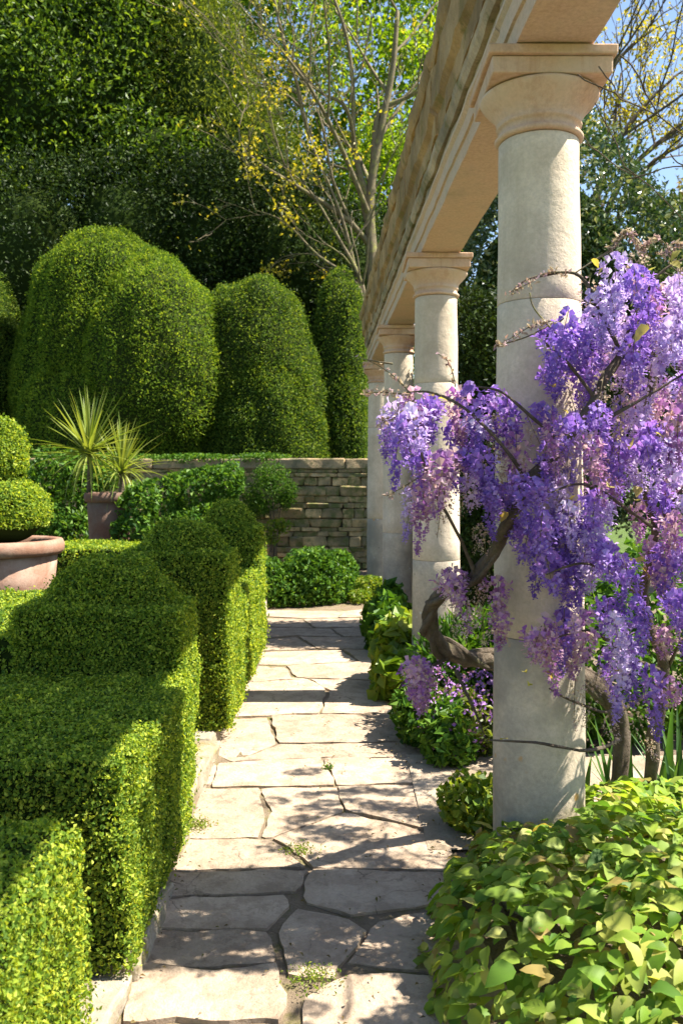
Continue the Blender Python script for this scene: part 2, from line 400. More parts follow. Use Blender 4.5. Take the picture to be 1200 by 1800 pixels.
M['shade_black'] = leaf_mat('foliage darkened for shade', [(.010, .022, .005), (.016, .034, .007), (.028, .055, .010), (.06, .10, .016)], .2, rough=.55, spec=.15)  # near-black leaf colour stands in for deep shade among trees and shrubs
M['holly_pale'] = leaf_mat('glossy variegated leaves', [(.02, .05, .016), (.035, .075, .022), (.05, .095, .03), (.26, .30, .17)], .25, rough=.3, spec=.5)
M['conifer'] = leaf_mat('olive conifer foliage', [(.05, .085, .016), (.09, .135, .022), (.14, .19, .03), (.21, .26, .04)], .45)
M['spring'] = leaf_mat('spring foliage', [(.08, .16, .014), (.14, .25, .018), (.21, .33, .022), (.28, .37, .03)], .55, tint=(1.3, 1.2, .35))
M['yellow'] = leaf_mat('yellow leaves', [(.28, .27, .03), (.40, .36, .04), (.48, .42, .05), (.26, .30, .04)], .5, tint=(1.2, 1.1, .4))
M['russet'] = leaf_mat('russet twiggy foliage', [(.12, .09, .04), (.17, .13, .06), (.22, .17, .08), (.15, .15, .05)], .4)
M['shrub'] = leaf_mat('shrub leaves', [(.030, .085, .012), (.05, .13, .016), (.085, .19, .02), (.15, .27, .03)], .4, rough=.5, spec=.2)
M['shrub_lime'] = leaf_mat('lime perennial leaves', [(.09, .17, .015), (.14, .24, .02), (.20, .28, .025), (.26, .30, .04)], .42)
M['broad'] = leaf_mat('broad perennial leaves', [(.08, .18, .03), (.15, .28, .035), (.24, .37, .045), (.34, .43, .08), (.42, .43, .13), (.16, .29, .035), (.30, .40, .06), (.12, .24, .03), (.22, .36, .04), (.36, .44, .09), (.18, .31, .04), (.40, .27, .11)], .5, rough=.5, spec=.22, tint=(1.2, 1.15, .5))
M['strap'] = leaf_mat('strap leaves', [(.12, .19, .03), (.20, .27, .05), (.28, .33, .08), (.16, .23, .03)], .4, rough=.4)
M['iris'] = leaf_mat('iris leaves', [(.03, .085, .018), (.05, .13, .025), (.08, .17, .03)], .35, rough=.4)
M['violet'] = leaf_mat('violet petals', [(.18, .10, .44), (.28, .18, .58), (.46, .36, .74), (.34, .18, .54), (.24, .15, .55)], .45, rough=.5, spec=.2, tint=(1.1, .95, 1.15), tip=(.14, .07, .36))
M['lavender'] = leaf_mat('sunlit lavender petals', [(.42, .33, .68), (.56, .48, .80), (.76, .70, .88), (.50, .38, .70)], .45, rough=.5, spec=.2, tint=(1.1, .98, 1.1), tip=(.26, .17, .52))  # petals paled so that sunlit highlights sit in the colour
M['mauve'] = leaf_mat('mauve petals', [(.38, .20, .46), (.28, .12, .40), (.58, .42, .58), (.50, .40, .32), (.48, .30, .56)], .45, rough=.5, spec=.2, tint=(1.15, .95, 1.05), tip=(.24, .10, .30))
M['spent'] = leaf_mat('buff spent buds', [(.40, .34, .24), (.48, .42, .32), (.34, .24, .22), (.46, .36, .46)], .35, rough=.6, spec=.2, tint=(1.1, 1, .8))
M['young'] = leaf_mat('young bronze leaves', [(.38, .34, .12), (.46, .42, .20), (.34, .24, .08), (.30, .33, .10)], .5, rough=.5, spec=.2)
M['catmint'] = leaf_mat('catmint flowers', [(.28, .14, .50), (.38, .20, .58), (.44, .24, .50)], .3)

# ------------------------------------------------------------------ ground
def sheet(name, x0, x1, y0, y1, z, mat, nx=2, ny=2, amp=0, freq=1.5):
    mb = MB(); V = []
    for j in range(ny + 1):
        for i in range(nx + 1):
            x = x0 + (x1 - x0) * i / nx; y = y0 + (y1 - y0) * j / ny
            V.append((x, y, z + (amp * noise.noise(Vector((x * freq, y * freq, 3))) if amp else 0)))
    mb.add(V, [(j * (nx + 1) + i, j * (nx + 1) + i + 1, (j + 1) * (nx + 1) + i + 1, (j + 1) * (nx + 1) + i) for j in range(ny) for i in range(nx)])
    return mb.build(name, mat, smooth=True)
tag(sheet('ground', -400, 400, -60, 900, -.09, M['lawn']), kind='structure')
tag(sheet('garden_bed', .30, 5.2, -1, 14.9, -.03, M['soil'], 60, 160, .035, 2.2), kind='structure')
tag(sheet('sandy_path', .38, 3.8, 3.75, 5.0, .006, M['sand'], 50, 22, .012, 3), kind='structure')
tag(sheet('hedge_bed', -6.2, -.72, -1, 14.9, -.02, M['soil'], 30, 80, .03, 2), kind='structure')

# ------------------------------------------------------------------ flagstone path
path = empty('path', (0, 0, 0), kind='structure')
mb = MB()
V = []; nxp, nyp = 26, 150
for j in range(nyp + 1):
    Y = .4 + (11.4 - .4) * j / nyp
    xl = -.62 - .040 * Y; xq = .62
    for i in range(nxp + 1):
        x = xl + (xq - xl) * i / nxp
        V.append((x, Y, -.011 + .010 * noise.noise(Vector((x * 9, Y * 9, 0))) + .006 * noise.noise(Vector((x * 31, Y * 31, 0)))))
mb.add(V, [(j * (nxp + 1) + i, j * (nxp + 1) + i + 1, (j + 1) * (nxp + 1) + i + 1, (j + 1) * (nxp + 1) + i) for j in range(nyp) for i in range(nxp)])
tag(mb.build('joint_bed', M['joint'], path, True))

def slab(poly, seed, z=0.0, gap=.003):
    pts = [Vector((p[0], p[1])) for p in poly]
    a = sum(pts[i].x * pts[(i + 1) % len(pts)].y - pts[(i + 1) % len(pts)].x * pts[i].y for i in range(len(pts)))
    if a < 0: pts.reverse()
    c = sum(pts, Vector((0, 0))) / len(pts)
    ring = []
    rnd = random.Random(seed)
    n = len(pts)
    for i in range(n):
        p, q = pts[i], pts[(i + 1) % n]
        L = (q - p).length; k = max(2, int(L / .05))
        nrm = Vector((-(q - p).y, (q - p).x)).normalized()
        for s in range(k):
            t = s / k
            w = p.lerp(q, t)
            e = noise.noise(Vector((w.x * 7, w.y * 7, seed * 1.3))) * .020 + noise.noise(Vector((w.x * 23, w.y * 23, seed * .7))) * .010
            if s == 0:
                w = w + (c - w).normalized() * .006
            ring.append(w + nrm * (gap + e))
    bm = bmesh.new()
    tilt = Vector((rnd.uniform(-.008, .008), rnd.uniform(-.010, .010))); dz = rnd.uniform(-.004, .006)
    vs = [bm.verts.new((w.x - c.x, w.y - c.y, 0)) for w in ring]
    f = bm.faces.new(vs)
    r = bmesh.ops.inset_region(bm, faces=[f], thickness=.010, depth=.0)
    r2 = bmesh.ops.inset_region(bm, faces=[f], thickness=.05, depth=.0)
    for v in bm.verts:
        rim = v in vs
        p = v.co
        h = noise.noise(Vector((p.x * 6 + seed, p.y * 6, 1))) * .005 + dz + p.x * tilt.x + p.y * tilt.y
        v.co.z = h - (.006 if rim else 0)
    ext = bmesh.ops.extrude_edge_only(bm, edges=[e for e in bm.edges if e.is_boundary])
    for v in [g for g in ext['geom'] if isinstance(g, bmesh.types.BMVert)]: v.co.z = -.05
    bmesh.ops.triangulate(bm, faces=[f for f in bm.faces if len(f.verts) > 4])
    bmesh.ops.recalc_face_normals(bm, faces=bm.faces[:])
    m2 = MB(); mb_bm(m2, bm)
    o = link('flagstone', m2.mesh('flagstone', M['slab'], False), path, (c.x, c.y, z + .004))
    return o
S = [
 [(475, 1258), (700, 1255), (738, 1302), (640, 1304), (490, 1306)],
 [(405, 1262), (470, 1260), (486, 1306), (412, 1337), (335, 1305)],
 [(490, 1307), (738, 1304), (752, 1331), (567, 1330), (412, 1338)],
 [(318, 1330), (384, 1342), (370, 1379), (310, 1384)],
 [(384, 1342), (565, 1330), (591, 1380), (372, 1383)],
 [(570, 1331), (752, 1332), (765, 1375), (590, 1379)],
 [(591, 1381), (766, 1378), (775, 1416), (745, 1456), (604, 1424)],
 [(312, 1387), (455, 1384), (470, 1425), (455, 1470), (300, 1473)],
 [(458, 1384), (592, 1381), (602, 1426), (476, 1471), (460, 1469), (474, 1425)],
 [(606, 1427), (742, 1458), (790, 1490), (800, 1531), (548, 1525), (508, 1490), (478, 1473)],
 [(298, 1476), (474, 1474), (536, 1525), (290, 1530)],
 [(290, 1532), (544, 1527), (526, 1567), (270, 1578)],
 [(548, 1527), (800, 1533), (815, 1582), (616, 1610), (536, 1588), (529, 1567)],
 [(268, 1581), (500, 1571), (512, 1592), (472, 1632), (255, 1630)],
 [(518, 1594), (615, 1613), (650, 1636), (616, 1675), (590, 1722), (506, 1712), (486, 1640)],
 [(255, 1634), (470, 1636), (486, 1690), (380, 1700), (236, 1690)],
 [(236, 1694), (380, 1704), (488, 1694), (508, 1748), (498, 1795), (214, 1795)],
 [(660, 1616), (815, 1590), (880, 1712), (735, 1708), (608, 1695), (640, 1645)],
 [(536, 1752), (612, 1712), (737, 1711), (882, 1716), (930, 1812), (528, 1812)],
 [(418, 1200), (540, 1194), (575, 1212), (562, 1253), (398, 1260)],
 [(545, 1194), (690, 1198), (712, 1252), (565, 1254), (579, 1213)],
 [(432, 1168), (500, 1170), (515, 1190), (538, 1192), (420, 1198)],
 [(503, 1170), (640, 1163), (700, 1166), (690, 1196), (520, 1190)],
 [(440, 1146), (600, 1142), (628, 1162), (500, 1168), (432, 1166)],
 [(604, 1142), (690, 1144), (700, 1164), (632, 1162)],
 [(447, 1124), (520, 1119), (556, 1140), (441, 1144)],
 [(524, 1119), (683, 1122), (690, 1142), (560, 1140)],
 [(454, 1102), (580, 1105), (600, 1119), (522, 1117), (449, 1122)],
 [(584, 1105), (676, 1100), (683, 1120), (604, 1119)],
 [(460, 1085), (530, 1088), (550, 1103), (455, 1100)],
 [(534, 1088), (668, 1084), (675, 1099), (584, 1103), (554, 1103)],
 [(465, 1072), (610, 1073), (590, 1085), (532, 1086), (461, 1083)],
 [(613, 1073), (662, 1071), (667, 1083), (594, 1085)],
]
for i, poly in enumerate(S):
    slab([gnd(*p)[:2] for p in poly], i + 1)
slab([(-.66, 1.5), (-.10, 1.55), (-.12, 2.53), (-.67, 2.55)], 51)
slab([(-.08, 1.5), (.60, 1.6), (.58, 2.51), (-.10, 2.52)], 52)

# weeds and moss tufts along the joints
def tuft(px, py, n, spread, size, matk, label, hgt=.03):
    mb = MB(); c = gnd(px, py, .0)
    P = np.array(c) + np.column_stack([rng.normal(0, spread, n), rng.normal(0, spread * .8, n), np.abs(rng.normal(0, hgt * .5, n)) + .002])
    leaves(mb, P, np.tile([0, 0, 1.], (n, 1)), size, .5, .5, .35)
    mb.build('joint_weed', [M[matk]], path, False, c, label, None, None, 'stuff')
tuft(577, 1352, 90, .018, .014, 'shrub', 'tiny green weed in the upright joint between the two sunny slabs')
tuft(525, 1498, 200, .04, .012, 'shrub_lime', 'mossy weed along the slanting joint in dappled shade')
tuft(550, 1722, 300, .045, .011, 'shrub_lime', 'yellow-green moss patch below the bright triangular slab')
tuft(340, 1452, 300, .045, .014, 'shrub_lime', 'small mossy tuft at the kerb beside dappled slabs')

mb = MB(); n = 420                             # fallen petals and dry bits
P = np.column_stack([np.clip(rng.normal(0, .42, n), -.72, .55), rng.uniform(1.9, 6.5, n), rng.uniform(.012, .018, n)])
e = rng.random(n) < .55; P[e, 0] = np.where(rng.random(e.sum()) < .5, -.62 - .034 * P[e, 1] + np.abs(rng.normal(0, .07, e.sum())), .46 - np.abs(rng.normal(0, .10, e.sum())))
leaves(mb, P, np.tile([0, 0, 1.], (n, 1)), .017, .5, .8, .05)
mb.build('leaf_litter', [M['russet']], path, False, (0, 4, 0), None, None, None, 'stuff')

# ------------------------------------------------------------------ kerb under the hedges
def xr(Y): return -.645 - .008 * Y            # path-side face of the hedges
kerb = empty('kerb', (0, 0, 0), kind='structure')
y = .6; k = 0
while y < 10.6:
    L = random.uniform(.45, .85)
    x = -.575 - .033 * (y + L / 2) + random.uniform(-.02, .02)
    h = .10 + random.uniform(-.045, .03)
    bm = bm_box(x - .16, x, y + .006, y + L - .006, -.06, h, .014, 2)
    bmesh.ops.subdivide_edges(bm, edges=[e for e in bm.edges if e.calc_length() > .2], cuts=6, use_grid_fill=True)
    wobble(bm, .024, 7, k); m2 = MB(); mb_bm(m2, bm)
    m2.build('kerb_stone', M['kerb'], kerb, False, (x - .08, y + L / 2, 0))
    y += L; k += 1

# ------------------------------------------------------------------ pergola: columns and entablature
DX = -.027
def axis_x(Y): return .874 + DX * Y
COLY = [3.39, 6.35, 9.3, 12.25]
ZS = 3.245
def column(Y, label):
    x = axis_x(Y); t = empty('stone_column', (x, Y, 0), label, 'column', 'columns of the pergola')
    def rad(z): return .180 - .024 * max(0, z / 2.92) ** 1.6
    cuts = [-.08, 1.02, 2.32, 2.958]
    for i in range(3):
        a, b = cuts[i] + .0008, cuts[i + 1] - .0008
        prof = [(rad(a) - .002, a), (rad(a), a + .003)]
        prof += [(rad(a + (b - a) * s / 10), a + (b - a) * s / 10) for s in range(1, 10)] + [(rad(b), b - .003), (rad(b) - .002, b)]
        mb = MB(); lathe(mb, prof, (x, Y, 0), 48, amp=.0035)
        mb.build('shaft_drum', M['column_foot' if i == 0 else 'column'], t, True, (x, Y, a))
    mb = MB(); a = .156                      # astragal, necking, echinus turned as one piece
    lathe(mb, [(a - .006, 2.960), (a + .010, 2.962), (a + .016, 2.969), (a + .016, 2.977), (a + .010, 2.984), (a + .001, 2.988), (a, 3.000), (a, 3.012),
               (a + .008, 3.016), (a + .010, 3.024), (a + .006, 3.030), (a + .010, 3.044), (a + .018, 3.060), (a + .032, 3.078), (a + .050, 3.096), (a + .064, 3.112), (a + .074, 3.126), (a + .076, 3.134), (a + .070, 3.138)], (x, Y, 0), 48, amp=.003)
    mb.build('echinus', M['capital'], t, True, (x, Y, 2.96))
    mb = MB()
    b = bm_box(x - .224, x + .224, Y - .224, Y + .224, 3.140, 3.205, .006, 2); wobble(b, .004, 8, Y); mb_bm(mb, b)
    ab = mb.build('abacus', M['capital'], t, False, (x, Y, 3.14))
    mb = MB()
    b = bm_box(x - .240, x + .240, Y - .240, Y + .240, 3.207, ZS - .002, .006, 2); wobble(b, .004, 8, Y + 2); mb_bm(mb, b)
    sub(mb.build('abacus_fillet', M['capital'], t, False, (x, Y, 3.207)), ab)
column(COLY[0], 'large cream stone column wrapped by purple wisteria, nearest of the row')
column(COLY[1], 'cream stone column seen left of the wisteria-covered one, second nearest')
column(COLY[2], 'narrow cream stone column rising from hosta leaves, third along the path')
column(COLY[3], 'slim pale stone column standing right against the end of the rubble wall')

ent = empty('entablature', (axis_x(7), 7, ZS), 'long weathered stone beam with mossy cornice resting on the columns', 'stone beam')
def sweep(profile, y0, y1, name, mat, seed, amp=.006, freq=5, step=.12):
    """closed profile (u, z) swept along the row of columns between y0 and y1"""
    n = len(profile); m = max(2, int((y1 - y0) / step)); V = []
    dens = []
    for i in range(n):                       # subdivide profile edges
        p, q = profile[i], profile[(i + 1) % n]
        k = max(1, int(math.hypot(q[0] - p[0], q[1] - p[1]) / .06))
        for s in range(k): dens.append((p[0] + (q[0] - p[0]) * s / k, p[1] + (q[1] - p[1]) * s / k))
    n = len(dens)
    for j in range(m + 1):
        Y = y0 + (y1 - y0) * j / m
        for u, z in dens:
            p = Vector((axis_x(Y) + u, Y, z))
            d = noise.noise_vector(p * freq + Vector((seed, 0, seed * 2.2))) * amp + noise.noise_vector(p * freq * 3.3 + Vector((0, seed, 0))) * amp * .6
            d.y *= .3
            V.append((p + d)[:])
    Fq = [(j * n + i, j * n + (i + 1) % n, (j + 1) * n + (i + 1) % n, (j + 1) * n + i) for j in range(m) for i in range(n)]
    bm = bmesh.new(); vs = [bm.verts.new(v) for v in V]
    for f in Fq: bm.faces.new([vs[i] for i in f])
    bm.faces.new(vs[:n]); bm.faces.new(list(reversed(vs[-n:])))
    bmesh.ops.recalc_face_normals(bm, faces=bm.faces[:])
    m2 = MB(); mb_bm(m2, bm)
    return m2.build(name, mat, ent, False, (axis_x((y0 + y1) / 2), (y0 + y1) / 2, profile[0][1]))
def mirror(half): return half + [(-u, z) for u, z in reversed(half)]
Z = ZS + .001
arch = mirror([(.142, Z), (.142, Z + .08), (.154, Z + .083), (.154, Z + .16), (.172, Z + .178), (.172, Z + .198)])
frieze = mirror([(.150, Z + .199), (.150, Z + .268)])
bed = mirror([(.172, Z + .269), (.190, Z + .300), (.196, Z + .330)])
corona = mirror([(.200, Z + .331), (.200, Z + .44), (.232, Z + .47), (.238, Z + .67)])
cyma = mirror([(.240, Z + .671), (.252, Z + .69), (.262, Z + .72), (.264, Z + .772)])
JY = [.2, 3.39, 6.35, 9.3, 12.62]
for i in range(4):
    a, b = JY[i] + .004, JY[i + 1] - .004
    sweep(arch, a, b, 'architrave_block', M['soffit'], i, .005)
    sweep(frieze, a, b, 'frieze_block', M['frieze'], i + 10, .010)
    sweep(bed, a, b, 'bed_moulding', M['frieze'], i + 20, .010)
    h = (a + b) / 2 + random.uniform(-.2, .2)
    for y0, y1 in ((a, h - .006), (h + .006, b)):
        sweep(corona, y0, y1, 'corona_block', M['cornice'], y0 * 3, .016, 3, .08)
        sweep(cyma, y0 + .002, y1 - .002, 'cornice_block', M['cornice'], y0 * 3 + 40, .018, 4, .08)

# ------------------------------------------------------------------ rubble wall at the end of the path
WY = 15.0
wall = empty('rubble_wall', (-2.5, WY, 0), 'old dry stone rubble wall with flat coping across the end of the garden', 'wall')
mb = MB(); mb_bm(mb, bm_box(-7.5, 1.25, WY + .07, WY + .40, -.1, 1.745)); mb.build('wall_core', M['mortar'], wall, False, (-2.5, WY + .2, 0))
variants = []
for v in range(7):
    bm = bm_box(-.5, .5, -.5, .5, -.5, .5, .13, 2)
    wobble(bm, .17, 1.6, v * 7); m2 = MB(); mb_bm(m2, bm); variants.append(m2.mesh('stone', M['wall'], False))
z = .0; row = 0; ns = 0
rw = random.Random(4)
while z < 1.72 and ns < 300:
    h = rw.choice([.07, .09, .10, .12, .15, .18]);
    if z + h > 1.70: h = 1.745 - z
    x = -2.15 + rw.uniform(-.2, 0)
    while x < 1.2:
        L = rw.uniform(.16, .46) * (1.35 if rw.random() > .7 else 1)
        o = link('stone', variants[rw.randrange(7)], wall, Vector((x + L / 2, WY + .085 + rw.uniform(-.02, .03), z + h / 2)) - wall.location,
                 (rw.choice([0, math.pi]), rw.uniform(-.02, .02), 0), (L * 1.0, .22, h * 1.0)); ns += 1
        x += L + .004
    x = -2.15 - rw.uniform(0, .25)
    while x > -7.3:
        L = rw.uniform(.45, .9)
        o = link('stone', variants[rw.randrange(7)], wall, Vector((x - L / 2, WY + .085 + rw.uniform(-.02, .03), z + h / 2)) - wall.location,
                 (rw.choice([0, math.pi]), 0, 0), (L, .22, h * 1.0)); ns += 1
        x -= L + .004
    z += h + .002
x = -7.6; k = 0
while x < 1.3:
    L = rw.uniform(.7, 1.25); m2 = MB(); bm = bm_box(x, x + L - .01, WY - .04, WY + .46, 1.75, 1.93 + rw.uniform(-.01, .01), .02, 2)
    bmesh.ops.subdivide_edges(bm, edges=[e for e in bm.edges if e.calc_length() > .3], cuts=5, use_grid_fill=True)
    wobble(bm, .016, 6, k); mb_bm(m2, bm); m2.build('coping_stone', M['coping'], wall, False, (x + L / 2, WY + .2, 1.75)); x += L; k += 1

# ------------------------------------------------------------------ clipped box hedges on the left
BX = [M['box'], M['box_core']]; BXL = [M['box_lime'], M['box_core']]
def hedge(name, x0, x1, y0, y1, z1, n, size, label, seed, group='clipped box hedges along the path', mats=BXL, dome=None, z0=.06, cat='hedge', **kw):
    bms = [round_block(x0, x1, y0, y1, z0, z1, .03, 11, .020, 2.6, seed)]
    if dome:
        d = .41 * (x1 - x0); e = .40 * (y1 - y0)
        bms.append(dome_bm(((x0 + x1) / 2, (y0 + y1) / 2 + .02, z1 - .03), d, e, dome, 24, 8, .02, 3, seed + 3))
    return clipped(name, bms, n, size, mats, label, cat, group, ((x0 + x1) / 2, (y0 + y1) / 2, z0), **kw)
K = dict(aspect=.66, wN=.58, out=.35, fold=.15)
hedge('box_hedge', -1.75, xr(2), .9, 2.24, .75, 100000, .0135, 'low square box hedge at the bottom left corner beside the kerb', 1, **K)
hedge('box_hedge', -2.15, xr(3.2), 2.68, 3.86, .75, 108000, .0145, 'low flat-topped box hedge in front of the nearest domed block', 2, **K)
hedge('box_topiary', -1.50, -.735, 3.88, 4.36, 1.04, 80000, .0155, 'square box topiary with a low dome, nearest of the three', 3, 'domed box topiary blocks', dome=.25, cat='topiary', **K)
hedge('box_topiary', -1.36, xr(5.4), 5.22, 5.68, 1.17, 56000, .018, 'square box topiary with a dome, middle one of the three', 4, 'domed box topiary blocks', dome=.23, cat='topiary', **K)
hedge('box_topiary', -1.30, xr(7.6), 7.38, 7.90, 1.19, 36000, .023, 'square box topiary with a dome, farthest of the three near the wall', 5, 'domed box topiary blocks', dome=.25, cat='topiary', **K)
hedge('box_hedge', -1.30, xr(6.0), 5.76, 6.30, .80, 15000, .024, 'narrow low box hedge block just behind the middle domed topiary', 6, **K)
hedge('box_hedge', -1.30, xr(6.7), 6.42, 6.90, .82, 12000, .025, 'narrow sunlit box hedge block midway between two far domes', 7, **K)
hedge('box_hedge', -1.30, xr(7.2), 6.99, 7.34, .84, 11000, .026, 'narrow sunlit box hedge block just before the farthest dome', 8, **K)
hedge('box_hedge', -1.92, -1.40, 3.92, 8.9, .90, 40000, .026, 'long yellow-green box hedge running behind the three domes', 9, **K)
hedge('box_hedge', -1.40, -1.02, 4.42, 5.16, .58, 9000, .025, 'set-back low box hedge in the gap between two domed blocks', 10, **K)
hedge('box_hedge', -4.2, -1.97, 5.5, 6.25, .80, 20000, .027, 'sunlit box hedge crossing in front of the big terracotta pot', 11, **K)
hedge('box_hedge', -4.8, -1.53, 8.92, 9.85, .88, 22000, .032, 'sunlit yellow box hedge crossing behind the pots near the wall', 12, **K)

# ------------------------------------------------------------------ pots
pot = empty('terracotta_pot', (-2.80, 7.0, .02), 'large pale terracotta pot with rolled rim at the left edge', 'pot')
mb = MB(); lathe(mb, [(.33, .02), (.35, .06), (.38, .3), (.43, .75), (.455, 1.0), (.44, 1.0), (.40, .95)], (-2.80, 7.0, 0), 48, amp=.004); pb = mb.build('body', M['terracotta'], pot, True, (-2.8, 7, .02))
mb = MB(); lathe(mb, [(.456, .995), (.485, 1.0), (.508, 1.03), (.508, 1.08), (.492, 1.115), (.45, 1.12), (.42, 1.10), (.415, 1.02)], (-2.80, 7.0, 0), 48, amp=.005, cap=False); sub(mb.build('rim', M['terracotta'], pot, True, (-2.8, 7, 1.0)), pb)
mb = MB(); lathe(mb, [(.05, 1.05), (.41, 1.06)], (-2.80, 7.0, 0), 24); mb.build('compost', M['soil'], pot, True, (-2.8, 7, 1.05))
b1 = dome_bm((-2.80, 7.0, 1.33), .40, .40, .30, 28, 10, .03, 3, 1, low=-1)
b2 = dome_bm((-2.80, 7.0, 1.80), .22, .22, .32, 24, 10, .025, 3, 2, low=-1)
clipped('tiered_topiary', [b1, b2], 34000, .026, BXL, 'bright green two-tiered box topiary growing in the big pot', 'topiary', None, (-2.8, 7, 1.06), **K)

pot = empty('terracotta_pot', (-2.98, 11.0, .02), 'tall dark old terracotta pot beneath the spiky plant', 'pot')
mb = MB(); lathe(mb, [(.20, .02), (.22, .06), (.235, .5), (.27, 1.0), (.285, 1.30), (.27, 1.30), (.25, 1.2)], (-2.98, 11.0, 0), 40, amp=.006); pb = mb.build('body', M['terracotta_dark'], pot, True, (-2.98, 11, .02))
mb = MB(); lathe(mb, [(.286, 1.295), (.31, 1.30), (.325, 1.34), (.318, 1.41), (.29, 1.42), (.26, 1.40), (.255, 1.31)], (-2.98, 11.0, 0), 40, amp=.006, cap=False); sub(mb.build('rim', M['terracotta_dark'], pot, True, (-2.98, 11, 1.3)), pb)
mb = MB(); lathe(mb, [(.04, 1.36), (.25, 1.37)], (-2.98, 11.0, 0), 20); mb.build('compost', M['soil'], pot, True, (-2.98, 11, 1.36))

def strap_mesh(L, W, droop, name='leaf', mat='strap', seg=7):
    V = []
    for i in range(seg + 1):
        t = i / seg; w = W * (1 - t) ** .55 * (.75 + .6 * min(t * 3, 1) * (1 - t) + .25 * (1 - t))
        yy = L * t * (1 - .10 * droop * t); zz = -droop * L * t * t * .55
        V += [(-w, yy, zz + w * .5), (0, yy, zz), (w, yy, zz + w * .5)]
    Fq = []
    for i in range(seg):
        a = i * 3; Fq += [(a, a + 1, a + 4, a + 3), (a + 1, a + 2, a + 5, a + 4)]
    m2 = MB(); m2.add(V, Fq); return m2.mesh(name, M[mat], True)
STR = [strap_mesh(.70, .013, d) for d in (.1, .35, .7, 1.1)]
def rosette(c, n, scale, label, trunk_h, seed):
    r = random.Random(seed)
    t = empty('cordyline', (c[0], c[1], c[2] - trunk_h), label, 'spiky plant')
    mb = MB(); tube(mb, smooth_pts([(c[0], c[1], c[2] - trunk_h), (c[0] + .015, c[1], c[2] - trunk_h * .5), c], 4), (.04, .028), 8, rough=.3); mb.build('trunk', M['bark'], t, True, (c[0], c[1], c[2] - trunk_h))
    for i in range(n):
        el = R(88 - 118 * (i / n) ** 1.15 + r.uniform(-8, 8)); az = i * 2.39996 + r.uniform(-.3, .3)
        me = STR[min(3, max(0, int((1 - math.sin(el)) * 2.4 + r.uniform(-.4, .6))))]
        rot = (Matrix.Rotation(az, 4, 'Z') @ Matrix.Rotation(el, 4, 'X')).to_euler()
        s = scale * r.uniform(.75, 1.1) * (1.0 if el > 0 else .75)
        link('leaf', me, t, Vector((0, 0, trunk_h)) + Vector((0, 0, r.uniform(-.06, .02))), rot, (s * 1.1, s, s))
rosette((-3.25, 11.0, 1.93), 105, 1.28, 'spiky yellow-green rosette plant, the upper and larger of two in the pot', .50, 1)
rosette((-2.82, 10.95, 1.70), 80, 1.05, 'spiky green rosette plant, the lower and looser of two in the pot', .28, 2)

# ------------------------------------------------------------------ clipped yews and trees behind the wall
def lobe(c, r, seed, tilt=0.0, e=2.5):
    """one lobe of a great clipped yew: a rounded boulder leaning by tilt"""
    bm = dome_bm((0, 0, 0), 1, 1, 1, 48, 18, 0, 1, 0, low=-1)
    for v in bm.verts:
        p = v.co.copy()
        q = (abs(p.x) ** e + abs(p.y) ** e + abs(p.z) ** e) ** (1 / e)
        p = p / q
        d = 1 + .09 * noise.noise(v.co * 1.6 + Vector((seed, 0, 0))) + .05 * noise.noise(v.co * 3.8 + Vector((0, seed, 0)))
        up = max(0, p.z)
        v.co = Vector((c[0] + (p.x * (1 - .14 * up) + tilt * up) * r[0] * d, c[1] + p.y * r[1] * d, c[2] + p.z * r[2] * d))
    return bm
def lump(lobes, n, size, mats, label):
    c = lobes[0]
    bms = [lobe(*l) for l in lobes]
    return clipped('clipped_yew', bms, n, size, mats, label, 'clipped yew', 'great clipped yews behind the wall', (c[0][0], c[0][1], 0), depth=.045, core=.10,
                   keep=lambda FN, C: ((FN[:, 1] < .45) & (C[:, 2] > 1.2)) * 1.0, aspect=.42, wN=.3, out=.5, fold=.12)
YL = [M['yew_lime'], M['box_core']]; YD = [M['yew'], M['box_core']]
def LB(px, top, mid, Y, rx, seed, tilt=0, e=2.5, ry=1.6):
    a, m = at(px, top, Y), at(px, mid, Y)
    return ((a.x, Y, m.z), (rx * Y / F, ry, a.z - m.z), seed, tilt, e)
lump([LB(212, 410, 660, 19.2, 184, 1.3, -.06, 2.35, 1.8), LB(275, 455, 650, 18.2, 126, 4.1, 0, 2.15, 1.7), LB(205, 600, 780, 18.5, 168, 6.1, 0, 2.6)], 125000, .062, YL, 'broad rounded clipped yew, largest and brightest behind the wall')
lump([LB(446, 486, 700, 19.0, 126, 2.2, -.02, 2.3), LB(462, 600, 800, 18.8, 112, 8.2, 0, 2.5)], 70000, .060, YD, 'egg-shaped clipped yew right of the largest one')
lump([LB(596, 478, 690, 19.8, 50, 3.6, .04, 2.8, 1.2), LB(606, 620, 800, 19.6, 46, 9.6, 0, 2.8, 1.2)], 34000, .065, YD, 'narrow clipped yew beside the far end of the stone beam')
lump([LB(-32, 470, 690, 19.0, 62, 5.2, 0, 2.6, 1.4)], 22000, .06, YD, 'dark clipped yew cut off by the left edge')

